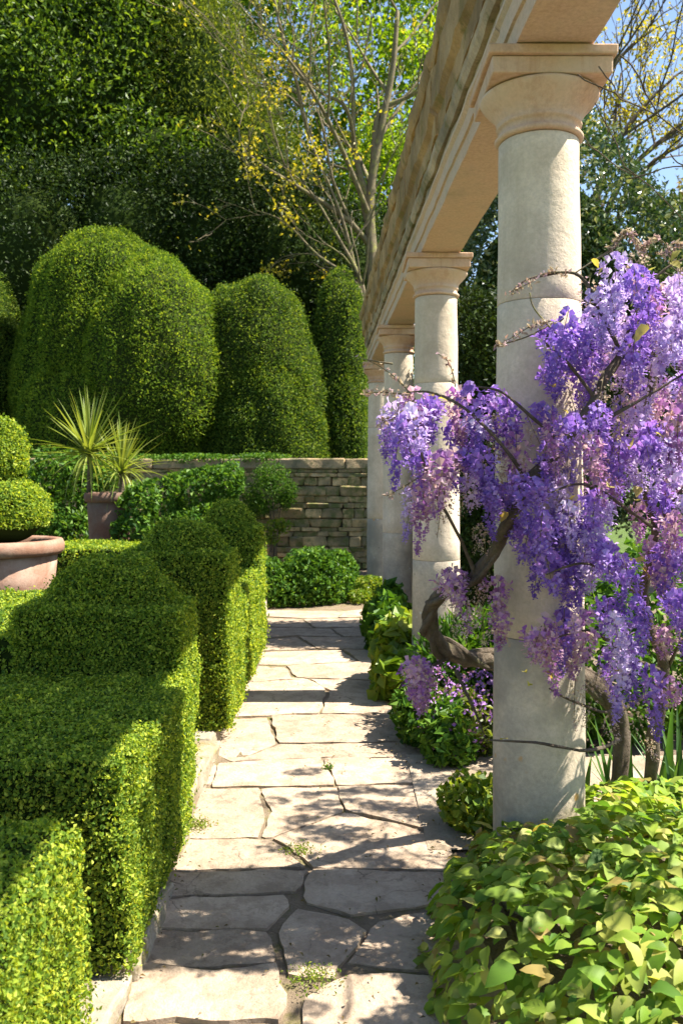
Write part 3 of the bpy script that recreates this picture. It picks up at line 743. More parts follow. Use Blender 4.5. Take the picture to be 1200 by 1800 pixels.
def trunk_of(t, base, top, r0, r1, mat='bark_dark', name='trunk'):
    mb = MB(); b, e = Vector(base), Vector(top)
    pts = smooth_pts([b, b.lerp(e, .35) + Vector((.15, 0, 0)), b.lerp(e, .7) - Vector((.1, .1, 0)), e], 4)
    tube(mb, pts, (r0, r1), 9, rough=.25); mb.build(name, M[mat], t, True, base)
def tree(name, base, blobs, n, size, matk, label, seed, group='trees behind the wall', amp=.22, shell=.10, cut=-2, cfreq=1.4, core=.68, cat='tree', tr=.22, freq=2.2, clu=14, cs=.22, bark='bark_dark', keep_front=True, **kw):
    t = empty(name, base, label, cat, group)
    P, N = blob_points(blobs, n, amp, freq, shell, seed, cut, cfreq, clu=clu, cs=cs)
    if keep_front:
        ok = N[:, 1] < .55; P, N = P[ok], N[ok]
    mb = MB(); d = dict(aspect=.5, wN=.25, out=.3, fold=.15); d.update(kw)
    leaves(mb, P, N, size, **d)
    if core:
        for c, r in blobs:
            mb_bm(mb, dome_bm(c, r[0] * core, r[1] * core, r[2] * core, 20, 8, min(r) * .12, .8, seed, low=-1), 1)
    mb.build('crown', [M[matk], M['box_core']], t, False, base)
    trunk_of(t, base, Vector(blobs[0][0]), tr, tr * .5, bark)
    return t
def B(px, py, Y, rx, rz, ry=None):           # a crown lobe about a photo position
    c = at(px, py, Y); return (tuple(c), (rx * Y / F, (ry or rx) * Y / F, rz * Y / F))
X = dict(group='tall trees behind the clipped yews')
tree('evergreen_tree', (at(120, 834, 24).x, 24, 0), [B(110, 200, 24, 165, 210), B(210, 130, 24.3, 110, 190), B(30, 90, 25, 130, 210), B(200, 20, 25, 130, 150), B(-60, 260, 24, 120, 240), B(40, 350, 22.8, 110, 110), B(270, 300, 23.2, 90, 110)], 95000, .165, 'holly',
     'tall glossy evergreen with bright leaf tips in the upper left corner', 21, **X, amp=.2, shell=.13, out=.5, cs=.26, clu=18)
tree('shaded_mass', (at(180, 834, 22.3).x, 22.3, 0), [B(60, 470, 22.3, 160, 190), B(230, 420, 22.6, 140, 150), B(370, 420, 22.4, 110, 150), B(-60, 420, 22.5, 120, 200)], 60000, .11, 'shade_black',  # shaded lower part of the evergreen, its darkness put into the leaf colour
     'shaded lower foliage of the tall evergreen, coloured near-black, above the largest clipped yew', 29, **X, amp=.22, shell=.14, out=.4)
tree('conifer_tree', (at(380, 834, 25).x, 25, 0), [B(350, 220, 25, 120, 280), B(300, 30, 26, 90, 170), B(420, 330, 24.5, 110, 180), B(470, 480, 23.5, 110, 150)], 60000, .15, 'conifer',
     'feathery olive conifer right of the dark evergreen', 22, **X, amp=.2, shell=.16, aspect=.25, out=.7, up=.3)
tree('evergreen_tree', (at(520, 834, 22.5).x, 22.5, 0), [B(500, 470, 22.5, 120, 150), B(400, 400, 22.8, 110, 130), B(600, 520, 23, 110, 150)], 36000, .12, 'shade_black',
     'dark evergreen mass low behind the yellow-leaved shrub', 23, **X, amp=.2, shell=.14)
tree('spring_tree', (at(560, 834, 33).x, 33, 0), [B(560, 200, 33, 150, 260), B(480, 60, 34, 130, 150), B(660, 100, 34, 130, 190), B(720, 320, 32, 110, 220)], 72000, .26, 'spring',
     'sunlit yellow-green tree glowing behind the bare branches', 24, **X, amp=.25, shell=.25, cut=-.9, core=0, cfreq=1.0, cs=.35)
tree('spring_tree', (at(700, 834, 27).x, 27, 0), [B(700, 430, 27, 95, 250), B(650, 620, 26, 70, 140)], 26000, .15, 'spring',
     'bright green tree just left of the stone beam', 25, **X, amp=.25, shell=.2, core=.4)
# right of the columns
tree('evergreen_bush', (at(960, 834, 13.5).x, 13.5, 0), [B(985, 560, 13.5, 190, 330), B(1100, 640, 13.0, 180, 290), B(900, 620, 14.0, 120, 320), B(1190, 700, 12.6, 120, 210)], 76000, .092, 'holly_pale',
     'big rounded glossy evergreen bush right of the nearest column', 26, group='shrubs behind the columns', amp=.10, shell=.07, cat='bush', tr=.14, clu=8, cs=.12)
tree('evergreen_bush', (1.62, 8.95, 0), [((1.64, 8.95, 1.75), (.55, .85, 1.5)), ((1.60, 9.0, 2.8), (.5, .75, .75)), ((1.5, 8.9, .9), (.5, .7, .75))], 42000, .06, 'shade_black',
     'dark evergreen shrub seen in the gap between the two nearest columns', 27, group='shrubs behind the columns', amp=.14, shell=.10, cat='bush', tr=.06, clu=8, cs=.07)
tree('distant_tree', (at(1230, 834, 40).x, 40, 0), [B(1230, 500, 40, 120, 210), B(1160, 560, 42, 110, 170), B(1300, 480, 43, 130, 200)], 26000, .26, 'russet',
     'hazy russet tree at the right edge beyond the bush', 28, group='distant trees', amp=.25, shell=.2, cut=-.9, core=.5)

def grow(mb, p, d, L, r, depth, rnd, tips, spread=.55, up=.12, sides=5, segs=5, kids=(2, 4), minr=.004):
    pts = [p.copy()]; rad = [r]; q = p.copy(); dd = d.normalized()
    for i in range(segs):
        dd = (dd + Vector((rnd.gauss(0, .13), rnd.gauss(0, .13), rnd.gauss(0, .10) + up * .3))).normalized()
        q = q + dd * L / segs; pts.append(q.copy()); rad.append(max(minr, r * (1 - .55 * (i + 1) / segs)))
    tube(mb, pts, rad, sides if depth > 1 else 4)
    if depth == 0:
        tips.append((q.copy(), dd.copy())); tips.append((pts[len(pts) // 2].copy(), dd.copy())); return
    for k in range(rnd.randint(*kids)):
        i = rnd.randint(1, segs) if k else segs
        v = Vector((rnd.gauss(0, 1), rnd.gauss(0, 1), rnd.gauss(0, .8)))
        nd_ = (dd + v.normalized() * spread * rnd.uniform(.6, 1.3) + Vector((0, 0, up))).normalized()
        grow(mb, pts[i], nd_, L * rnd.uniform(.55, .8), rad[i] * rnd.uniform(.5, .75), depth - 1, rnd, tips, spread, up, sides, segs, kids, minr)
def bare_tree(name, base, stems, label, seed, matk, group, leafmat=None, nleaf=0, lsize=.08, depth=4, kids=(2, 4), lspread=.12, keep=1.0, up=.12, spread=.55, minr=.006, leaf_low=False):
    t = empty(name, base, label, 'tree', group); rnd = random.Random(seed); tips = []
    for pts, r0, r1 in stems:
        mb = MB(); sp = smooth_pts(pts, 4); tube(mb, sp, (r0, r1), 8, rough=.25); mb.build('trunk', M[matk], t, True, pts[0])
    mb = MB()
    for pts, r0, r1 in stems:
        sp = smooth_pts(pts, 4); n = len(sp)
        for k in range(7):
            i = int(n * (.25 + .73 * k / 6)); i = min(i, n - 1)
            d = (sp[min(i + 1, n - 1)] - sp[i - 1]).normalized()
            v = Vector((rnd.gauss(0, 1), rnd.gauss(0, .8), rnd.gauss(0, .5)))
            grow(mb, sp[i], (d + v.normalized() * .8), (sp[-1] - sp[0]).length * rnd.uniform(.22, .38), (r0 + (r1 - r0) * i / n) * .55, depth - 1, rnd, tips, spread, up, 5, 5, kids, minr)
    mb.build('branches', M[matk], t, True, base)
    if leafmat:
        T = np.array([p[:] for p, d in tips]); zs = T[:, 2]
        w = np.ones(len(T))
        if leaf_low: w = np.clip((np.percentile(zs, 75) - zs) / (zs.max() - zs.min()) * 3, .03, 1)
        cl = rng.choice(len(T), max(6, int(len(T) * keep)), p=w / w.sum())
        idx = rng.choice(cl, nleaf)
        P = T[idx] + rng.normal(0, lspread, (nleaf, 3))
        m2 = MB(); leaves(m2, P, np.tile([0, -.4, .9], (nleaf, 1)), lsize, .6, .3, .1)
        m2.build('foliage', [M[leafmat]], t, False, base)
    return t
Yb = 20.5
def A(px, py, Y=Yb): return at(px, py, Y)
bare_tree('bare_tree', (A(652, 834).x, Yb, 0),
          [([A(660, 834), A(655, 500), A(650, 400), A(652, 330), A(672, 215), A(690, 120), A(698, 20)], .17, .05),
           ([A(654, 340), A(660, 230), A(672, 190), A(735, 160), A(790, 90)], .09, .03),
           ([A(652, 390), A(640, 330), A(622, 260), A(620, 150), A(608, 60), A(580, -20)], .08, .03),
           ([A(655, 430), A(640, 370), A(612, 200), A(560, 160), A(500, 90)], .07, .02),
           ([A(545, 240), A(530, 190), A(520, 140), A(500, 80), A(480, -10)], .06, .03)],
          'multi-stemmed almost leafless tree with pale branches left of the stone beam', 5, 'bark_pale', 'bare-branched trees', 'yellow', 420, .08, 4, (2, 3), .3, .5, minr=.008)
bare_tree('yellow_shrub', (A(640, 834, 19.9).x, 19.9, 0),
          [([A(642, 834, 19.9), A(640, 560, 19.9), A(632, 490, 19.9), A(590, 410, 19.9), A(540, 330, 19.9), A(480, 280, 19.9)], .07, .012),
           ([A(640, 560, 20), A(625, 480, 20), A(600, 380, 20), A(555, 270, 20), A(540, 230, 20)], .06, .012),
           ([A(640, 580, 19.8), A(628, 500, 19.8), A(560, 450, 19.8), A(500, 390, 19.8), A(450, 370, 19.8)], .05, .010)],
          'straggly pale-branched shrub with scattered yellow leaves hanging by the beam', 9, 'bark_pale', 'bare-branched trees', 'yellow', 1300, .10, 3, (2, 3), .14, .35, up=.0, spread=.6, minr=.008)
Yr = 24.0
bare_tree('bare_tree', (A(1020, 834, Yr).x, Yr, 0),
          [([A(1020, 834, Yr), A(1025, 480, Yr), A(1060, 300, Yr), A(1120, 200, Yr), A(1190, 130, Yr)], .16, .03),
           ([A(1022, 560, Yr), A(1010, 330, Yr), A(1030, 200, Yr), A(1090, 100, Yr), A(1150, 50, Yr)], .13, .03),
           ([A(1030, 480, Yr), A(1090, 320, Yr), A(1170, 240, Yr), A(1240, 190, Yr)], .11, .03),
           ([A(1060, 834, Yr + 1), A(1080, 420, Yr + 1), A(1130, 300, Yr + 1), A(1210, 250, Yr + 1)], .12, .03)],
          'dark-twigged tree with yellow lower leaves against the sky at right', 14, 'bark_dark', 'bare-branched trees', 'yellow', 5200, .13, 4, (2, 4), .22, .5, minr=.010, leaf_low=True)

# ------------------------------------------------------------------ shrubs and climbers in front of the wall
def bush(name, base, blobs, n, size, matk, label, seed, group, cat='shrub', stems=5, amp=.22, shell=.2, cut=-2, **kw):
    t = empty(name, base, label, cat, group)
    P, N = blob_points(blobs, n, amp, 2.4, shell, seed, cut, 5.0, inner=.75)
    ok = P[:, 2] > .0; P, N = P[ok], N[ok]
    mb = MB(); d = dict(aspect=.6, wN=.35, out=.25, fold=.16); d.update(kw); leaves(mb, P, N, size, **d)
    mb.build('foliage', [M[matk]], t, False, base)
    rnd = random.Random(seed)
    for i in range(stems):
        c, r = blobs[i % len(blobs)]
        mb = MB(); e = Vector(c) + Vector((rnd.uniform(-.5, .5) * r[0], rnd.uniform(-.5, .5) * r[1], rnd.uniform(.1, .6) * r[2]))
        b = Vector(base) + Vector((rnd.uniform(-.08, .08), rnd.uniform(-.08, .08), 0))
        tube(mb, smooth_pts([b, b.lerp(e, .5) + Vector((rnd.uniform(-.06, .06), 0, .03)), e], 3), (.014, .005), 5); mb.build('stem', M['bark'], t, True, b)
    return t
def D(px, py, Y, rx, rz, ry=.4): c = at(px, py, Y); return (tuple(c), (rx * Y / F, ry, rz * Y / F))
G1 = 'shrubs against the rubble wall'
bush('wall_shrub', (at(95, 834, 13).x, 13, 0), [D(95, 870, 13, 75, 75), D(150, 840, 13.3, 50, 40), D(60, 930, 12.8, 60, 60), D(120, 960, 12.9, 60, 60)], 9000, .085, 'shrub', 'glossy dark leafy shrub between the topiary pot and the tall pot', 31, G1)
bush('wall_shrub', (at(300, 834, 13.4).x, 13.4, 0), [D(245, 885, 10.75, 40, 45, .2), D(235, 930, 10.7, 40, 40, .2), D(270, 880, 13.4, 70, 55), D(340, 860, 13.5, 75, 45), D(390, 850, 13.6, 45, 40), D(330, 940, 13.2, 90, 60)], 9000, .085, 'shrub', 'leafy green shrub to the right of the tall pot', 32, G1, cut=-.6)
bush('feathery_shrub', (at(478, 834, 14.4).x, 14.4, 0), [D(475, 850, 14.5, 38, 42, .25), D(455, 880, 14.5, 34, 36, .25), D(500, 870, 14.5, 26, 30, .2)], 7500, .05, 'shrub', 'feathery soft green shrub against the bare rubble stones', 33, G1, aspect=.3, shell=.5)
bush('seedling', (at(478, 1000, 13.6).x, 13.6, 0), [D(490, 925, 13.6, 26, 16, .12), D(475, 945, 13.6, 20, 16, .12)], 260, .075, 'shrub_lime', 'thin lime-leaved sapling below the feathery shrub', 34, G1, stems=3, shell=.5)
bush('wall_top_climber', (at(450, 806, 15.1).x, 15.1, 1.80), [D(455, 805, 15.15, 55, 9, .3), D(340, 806, 15.15, 90, 9, .3), D(180, 806, 15.15, 110, 10, .3)], 6500, .055, 'shrub', 'low green climber creeping over the wall coping', 35, G1, cat='climber', stems=0, shell=.5)
G2 = 'low plants at the end of the path'
bush('path_end_shrub', (at(480, 1040, 10.9).x, 10.9, 0), [D(485, 1040, 10.9, 42, 52, .35), D(470, 1010, 11.2, 30, 30, .3)], 5200, .055, 'shrub', 'small dark leafy shrub at the path end beside the hedge', 36, G2)
bush('path_end_shrub', (at(565, 1040, 11.1).x, 11.1, 0), [D(560, 1020, 11.1, 62, 52, .45), D(600, 1000, 11.4, 30, 32, .35), D(530, 1050, 10.9, 40, 30, .3)], 7600, .068, 'shrub', 'broad bright leafy shrub at the end of the path before the wall', 37, G2)
bush('path_end_shrub', (at(650, 1045, 11.3).x, 11.3, 0), [D(650, 1035, 11.4, 32, 26, .3), D(632, 1050, 11.1, 24, 16, .25)], 3000, .05, 'shrub_lime', 'low pale green plant at the foot of the farthest column', 38, G2)
G3 = 'bed plants along the right of the path'
bush('hosta_clump', (.42, 8.0, 0), [((.42, 8.0, .22), (.22, .5, .26)), ((.50, 8.6, .2), (.2, .3, .3))], 1500, .14, 'shrub', 'green hosta clump at the foot of the third column', 41, G3, stems=0, wN=.6, aspect=.75)
bush('hosta_clump', (.46, 6.75, 0), [((.47, 6.8, .22), (.22, .38, .30)), ((.40, 6.4, .14), (.16, .3, .2))], 1500, .13, 'shrub_lime', 'pale hosta clump spilling on the path edge left of the wisteria trunk', 42, G3, stems=0, wN=.6, aspect=.75)
bush('fern_clump', (.85, 5.6, 0), [((.86, 5.7, .35), (.34, .4, .42)), ((1.15, 5.9, .35), (.4, .4, .45))], 7000, .085, 'shrub', 'fine bright green foliage seen through the loop of the wisteria trunk', 43, G3, stems=0, aspect=.22, out=.6, up=.4, shell=.4)
bush('sage_clump', (.50, 5.4, 0), [((.50, 5.4, .16), (.17, .35, .22)), ((.62, 5.0, .14), (.16, .3, .2))], 2600, .06, 'shrub', 'low dark green clump under the catmint flowers', 44, G3, stems=0)
bush('lime_mound', (1.5, 5.3, 0), [((1.55, 5.4, .4), (.7, .5, .55)), ((2.2, 5.6, .5), (.7, .5, .7)), ((1.2, 5.1, .25), (.3, .3, .3))], 9000, .07, 'shrub', 'leafy green shrub low behind the wisteria right of the nearest column', 45, G3, stems=4)
t = empty('catmint', (.72, 5.0, 0), 'mauve flowering catmint mound left of the nearest column', 'flowers')
P, N = blob_points([((.70, 5.05, .22), (.30, .28, .22)), ((.60, 5.35, .30), (.18, .22, .2)), ((.85, 5.3, .36), (.22, .2, .2))], 1500, .2, 2.5, .3, 46)
mb = MB(); leaves(mb, P, N, .026, .7, .3, .4); mb.build('flowers', [M['catmint']], t, False, (.72, 5, 0))
P, N = blob_points([((.70, 5.05, .16), (.30, .28, .2))], 2200, .2, 2.5, .4, 47)
mb = MB(); leaves(mb, P, N, .045, .5, .3, .3); mb.build('foliage', [M['conifer']], t, False, (.72, 5, 0))

# ------------------------------------------------------------------ broad-leaved clump in the right foreground
def oval_mesh(seed):
    r = random.Random(seed); V = []; seg = 5
    w_ = r.uniform(.27, .37); cup = r.uniform(.05, .35); arch_ = r.uniform(.15, .5); tw = r.uniform(-.15, .15)
    for i in range(seg + 1):
        t = i / seg; w = w_ * math.sin(math.pi * (t * .95 + .03) ** .72) ** .85 * (1.08 - .2 * t)
        if i == seg: w = .015
        zz = -arch_ * (t - .3) ** 2
        for s in (-1, 0, 1):
            V.append((s * w, t, zz + cup * abs(s) * w * 1.4 + tw * s * w + .03 * abs(s) * math.sin(t * 11 + s * 2 + seed)))
    Fq = [(i * 3 + j, i * 3 + j + 1, (i + 1) * 3 + j + 1, (i + 1) * 3 + j) for i in range(seg) for j in range(2)]
    return np.array(V), Fq
OV = [oval_mesh(s) for s in range(8)]
OVM = []
for V, Fq in OV:
    m2 = MB(); m2.add(V, Fq); OVM.append(m2.mesh('leaf', M['broad'], True))
clump = empty('broadleaf_clump', (1.0, 2.9, 0), 'mound of broad lime-green leaves with bronze ones filling the bottom right corner', 'perennial')
def mound(x, y):
    e = max(0, 1 - ((x - 1.28) / .98) ** 2 - ((y - 2.75) / 1.12) ** 2)
    return .06 + .43 * e ** .5 + .05 * noise.noise(Vector((x * 3, y * 3, 2)))
items = []
rnd = random.Random(77)
while len(items) < 6200:
    x, y = rnd.uniform(.28, 2.3), rnd.uniform(1.5, 3.95)
    e = 1 - ((x - 1.28) / 1.0) ** 2 - ((y - 2.75) / 1.15) ** 2
    if e < 0: continue
    if math.hypot(x - axis_x(3.39), y - 3.39) < .2: continue
    lay = rnd.random() ** 1.6
    z = mound(x, y) - .16 * lay
    g = Vector(((mound(x - .05, y) - mound(x + .05, y)) / .1, (mound(x, y - .05) - mound(x, y + .05)) / .1, 1)).normalized()
    out_ = Vector((x - 1.3, y - 2.9, 0)); out_ = out_.normalized() if out_.length > .01 else Vector((1, 0, 0))
    d = (out_ * .7 + Vector((rnd.gauss(0, .8), rnd.gauss(0, .8), 0)) - Vector((0, 0, .25)))
    nrm = (g * 1.0 + Vector((rnd.gauss(0, .42) + .15, rnd.gauss(0, .42) - .15, rnd.gauss(0, .1) + .35))).normalized()
    d = (d - nrm * d.dot(nrm)).normalized(); b = d.cross(nrm)
    s = rnd.choice([rnd.uniform(.03, .06), rnd.uniform(.06, .10), rnd.uniform(.05, .085)]) * (1.0 if rnd.random() > .35 else .65)
    items.append((lay, x, y, max(z, .02), b, d, nrm, s, rnd.randrange(8)))
front = sorted([it for it in items if it[0] < .45 and it[1] < .25 + it[2] * .42], key=lambda it: -it[7] / it[2])[:300]
fs = set(id(i) for i in front)
mb = MB()
for it in items:
    lay, x, y, z, b, d, nrm, s, vi = it
    mt = Matrix((b, d, nrm)).transposed()
    if id(it) in fs:
        link('leaf', OVM[vi], clump, Vector((x, y, z)) - clump.location, mt.to_euler(), (s, s, s))
    else:
        V, Fq = OV[vi]; A3 = np.array(mt)
        mb.add((V * s) @ A3.T + np.array([x, y, z]), Fq)
tag(mb.build('leaf_mass', [M['broad']], clump, True, (1, 2.9, 0)), kind='stuff')
P, N = blob_points([((.62, 4.0, .10), (.20, .2, .14)), ((.75, 3.85, .14), (.16, .16, .16))], 1500, .2, 2.5, .3, 48)
mb = MB(); leaves(mb, P, N, .045, .8, .5, .2); mb.build('lime_seedlings', [M['shrub_lime']], None, False, (.65, 4, 0), 'small patch of frilly lime leaves at the left foot of the nearest column', 'perennial')

t = empty('iris_clump', (1.62, 4.15, 0), 'clump of upright dark green strap leaves at the right edge', 'perennial')
IR = [strap_mesh(.62, .022, d, 'leaf', 'iris', 8) for d in (.05, .25, .5)]
for i in range(26):
    az = random.uniform(0, 6.28); el = R(random.uniform(62, 88)); s = random.uniform(.6, 1.05)
    link('leaf', IR[i % 3], t, (random.uniform(-.22, .22), random.uniform(-.18, .18), 0), (Matrix.Rotation(az, 4, 'Z') @ Matrix.Rotation(el, 4, 'X')).to_euler(), (s, s, s))
t = empty('iris_clump', (1.22, 4.05, 0), 'few slender strap leaves just right of the nearest column foot', 'perennial')
for i in range(12):
    az = random.uniform(0, 6.28); el = R(random.uniform(60, 86)); s = random.uniform(.5, .8)
    link('leaf', IR[i % 3], t, (random.uniform(-.15, .15), random.uniform(-.12, .12), 0), (Matrix.Rotation(az, 4, 'Z') @ Matrix.Rotation(el, 4, 'X')).to_euler(), (s, s, s))

# ------------------------------------------------------------------ wisteria on the nearest column
wist = empty('wisteria', (1.25, 4.0, 0), 'gnarled wisteria hung with purple and lavender flower clusters around the nearest column', 'climber')
def wood(name, pts, r0, r1, sides=9, mat='bark', rough=.35, k=6):
    mb = MB(); P = smooth_pts(pts, k)
    P = [p + noise.noise_vector(p * 6) * r0 * .5 for p in P]
    tube(mb, P, (r0, r1), sides, rough=rough + .2)
    return mb.build(name, M[mat], wist, True, pts[0])
TRK = wood('trunk', [(1.25, 4.0, -.05), at(1090, 1260, 3.98), at(1010, 1185, 3.95), at(930, 1165, 3.86), at(868, 1160, 3.76), at(800, 1152, 3.62), at(757, 1110, 3.5), at(752, 1072, 3.42), at(776, 1044, 3.34), at(835, 1008, 3.22),
               at(890, 930, 3.05), at(930, 850, 3.0), at(985, 780, 2.98), at(1045, 700, 3.0), at(1090, 620, 3.05), at(1125, 540, 3.1)], .042, .014, 10)
wood('trunk', [(1.35, 3.85, -.05), at(1150, 1300, 3.6), at(1165, 1180, 3.5), at(1130, 1060, 3.4), at(1150, 930, 3.3), at(1110, 800, 3.3), at(1150, 650, 3.3), at(1120, 520, 3.3)], .030, .010, 8)
TP = [(1.25, 4.0, -.05), at(1090, 1260, 3.98), at(1010, 1185, 3.95), at(930, 1165, 3.86), at(868, 1160, 3.76), at(800, 1152, 3.62), at(757, 1110, 3.5), at(752, 1072, 3.42), at(776, 1044, 3.34), at(835, 1008, 3.22), at(890, 930, 3.05), at(930, 850, 3.0)]
SP = smooth_pts(TP, 6)
for ph in (0, 2.4):
    sub(wood('twining_stem', [p + Vector((math.cos(i * .42 + ph) * .026, math.sin(i * .42 + ph) * .026, math.sin(i * .42 + ph + 1) * .030)) for i, p in enumerate(SP)][2:], .020, .009, 7, k=1), TRK)
wood('branch', [at(800, 1152, 3.6), at(720, 1190, 3.5), at(700, 1210, 3.45)], .008, .004, 6)
BR = [
 [(835, 1008, 3.2), (800, 930, 3.1), (760, 860, 3.05), (740, 790, 3.0), (735, 720, 3.0)],
 [(930, 850, 3.0), (880, 780, 2.95), (820, 720, 2.95), (760, 690, 3.0), (715, 690, 3.0)],
 [(985, 780, 3.0), (930, 730, 2.95), (880, 690, 3.0), (840, 680, 3.0)],
 [(1045, 700, 3.0), (1000, 640, 2.95), (960, 600, 2.95), (990, 560, 3.0)],
 [(1090, 620, 3.05), (1050, 540, 3.0), (1010, 480, 3.0), (930, 490, 3.0), (900, 512, 3.0)],
 [(1125, 540, 3.1), (1160, 480, 3.1), (1210, 450, 3.1)],
 [(1150, 930, 3.3), (1080, 880, 3.1), (1020, 850, 3.0), (960, 870, 2.95)],
 [(1150, 930, 3.3), (1200, 860, 3.2), (1260, 820, 3.2)],
 [(1130, 1060, 3.4), (1080, 1010, 3.15), (1020, 990, 3.0), (960, 1010, 2.95)],
 [(1165, 1180, 3.5), (1100, 1150, 3.2), (1040, 1110, 3.05), (980, 1120, 3.0)],
 [(1060, 740, 3.0), (1130, 700, 3.0), (1210, 650, 3.0)],
 [(1170, 1200, 3.45), (1080, 1250, 3.2), (1010, 1235, 3.1), (965, 1210, 3.05)],
 [(1090, 1300, 3.4), (1030, 1320, 3.15), (940, 1305, 3.1), (860, 1300, 3.1)],
 [(1170, 1180, 3.5), (1200, 1120, 3.4), (1260, 1060, 3.4)],
 [(800, 1180, 3.5), (830, 1240, 3.4), (850, 1290, 3.4)],
 [(690, 640, 2.98), (640, 632, 2.98)], [(720, 695, 3.0), (680, 690, 3.0), (640, 692, 3.0)],
 [(985, 560, 3.0), (930, 590, 2.95), (875, 607, 2.95)], [(990, 600, 2.96), (940, 545, 2.96), (930, 515, 2.96)],
 [(1010, 480, 3.0), (1070, 440, 3.0), (1105, 412, 3.0), (1130, 440, 3.0)], [(1130, 470, 3.05), (1140, 425, 3.05), (1165, 425, 3.05), (1190, 470, 3.05)],
]
for i, b in enumerate(BR):
    wood('branch', [at(*p) for p in b], .008 if i < 15 else .0035, .003 if i < 15 else .002, 6, 'bark' if i < 15 else 'bark_pale')

def raceme_mesh(L, n, wid, mats, seed, loose=0., fs=.021):
    """hanging flower cluster, many small winged florets round a thin stalk"""
    r = np.random.default_rng(seed); mb = MB()
    tube(mb, [(0, 0, .02), (.004, .003, -L * .5), (0, .006, -L)], (.0018, .0008), 4, 1)
    t = r.random(n) ** .85
    a = r.uniform(0, 6.28, n)
    rad = wid * np.clip(1.08 - t, 0, 1) ** .8 * np.clip(t * 8, .3, 1) * (.45 + .55 * r.random(n) ** .5)
    P = np.column_stack([np.cos(a) * rad, np.sin(a) * rad, -t * L + r.normal(0, .006, n)])
    D_ = unit(np.column_stack([np.cos(a), np.sin(a), r.uniform(-.6, .5, n)]))
    s = fs * (1.05 - .68 * t) * r.uniform(.8, 1.2, n)
    up = np.tile([0, 0, 1.], (n, 1)) + r.normal(0, .3, (n, 3)); sd = unit(np.cross(D_, up)); up = unit(np.cross(sd, D_))
    S_ = s[:, None]
    # banner (upright, folded back), two wings, keel
    V = np.stack([P, P + up * S_ * .9 + sd * S_ * .75 + D_ * S_ * .15, P + up * S_ * 1.35 + D_ * S_ * -.1, P + up * S_ * .9 - sd * S_ * .75 + D_ * S_ * .15,
                  P + D_ * S_ * 1.0 + sd * S_ * .45 - up * S_ * .1, P + D_ * S_ * 1.25 - up * S_ * .35, P + D_ * S_ * 1.0 - sd * S_ * .45 - up * S_ * .1], 1)
    i = np.arange(n)[:, None] * 7
    Fc = np.concatenate([i + [0, 1, 2], i + [0, 2, 3], i + [0, 4, 5], i + [0, 5, 6]], 1).reshape(-1, 3)
    mb.add(V.reshape(-1, 3), Fc, 0)
    return mb.mesh('flower_cluster', mats)
pal = {'v': M['violet'], 'l': M['lavender'], 'm': M['mauve'], 's': M['spent']}
RM = {k: [raceme_mesh(L, n, w, [m, M['bark_pale']], 100 + j + ord(k)) for j, (L, n, w) in enumerate([(.21, 115, .056), (.15, 105, .068), (.28, 130, .050), (.13, 95, .072)])] for k, m in pal.items()}
RM['s'] = [raceme_mesh(L, n, w, [M['spent'], M['bark_pale']], 300 + j, fs=.009) for j, (L, n, w) in enumerate([(.16, 70, .045), (.12, 60, .05), (.2, 80, .04)])]
RAC = []
def put(lst, keys, Y0=2.85, Y1=3.25):
    for x, y in lst: RAC.append((x, y, keys, Y0, Y1))
put([(735, 692), (765, 700), (800, 690), (838, 696), (872, 690), (752, 735), (790, 745), (830, 752), (905, 712), (940, 728), (972, 742)], 'vvmvl')
put([(745, 790), (780, 800), (815, 800), (870, 760), (910, 770), (950, 780), (990, 770), (850, 810), (760, 840)], 'vvmsv')
put([(705, 700), (722, 845), (715, 735), (745, 765), (700, 745)], 'vl')
put([(962, 598), (990, 566), (1022, 545), (1000, 605), (970, 640)], 'vlv')
put([(1060, 505), (1100, 495), (1140, 500), (1178, 492), (1205, 520), (1090, 550), (1130, 555), (1170, 570), (1200, 590)], 'lllvl')  # mostly the paler petals, painting the sunlit upper right
put([(1050, 560), (1050, 620), (1100, 635), (1150, 645), (1195, 640), (1075, 590), (1020, 590), (1120, 600), (1085, 465)], 'lvvl')
put([(1020, 735), (1050, 728), (1000, 750), (1110, 720), (1150, 745), (1190, 720), (1085, 775), (1030, 770)], 'vvlm')
put([(1180, 785), (1140, 795), (1200, 830), (1160, 850), (1195, 780), (1125, 770)], 'lvl')
put([(850, 850), (890, 838), (930, 845), (868, 870), (905, 870)], 'vvl')
put([(980, 838), (1030, 862), (1000, 880), (1050, 890)], 'llv')
put([(935, 915), (960, 925), (985, 905), (1015, 930), (1045, 945), (1075, 960), (955, 975), (1000, 985), (1050, 985), (1090, 1000)], 'vvvl')
put([(960, 1105), (990, 1090), (1030, 1085), (1065, 1080), (1090, 1085), (1120, 1060), (1060, 1130), (1095, 1140), (1010, 1120), (1140, 1170)], 'vvlm')
put([(1170, 1010), (1195, 1060), (1150, 960), (1190, 920), (1180, 1110), (1160, 1215)], 'vvm')
put([(800, 1020), (830, 1035), (860, 1010), (880, 1085), (850, 930)], 'msms', 3.1, 3.35)
put([(745, 1190), (730, 1180)], 'm', 3.3, 3.5)
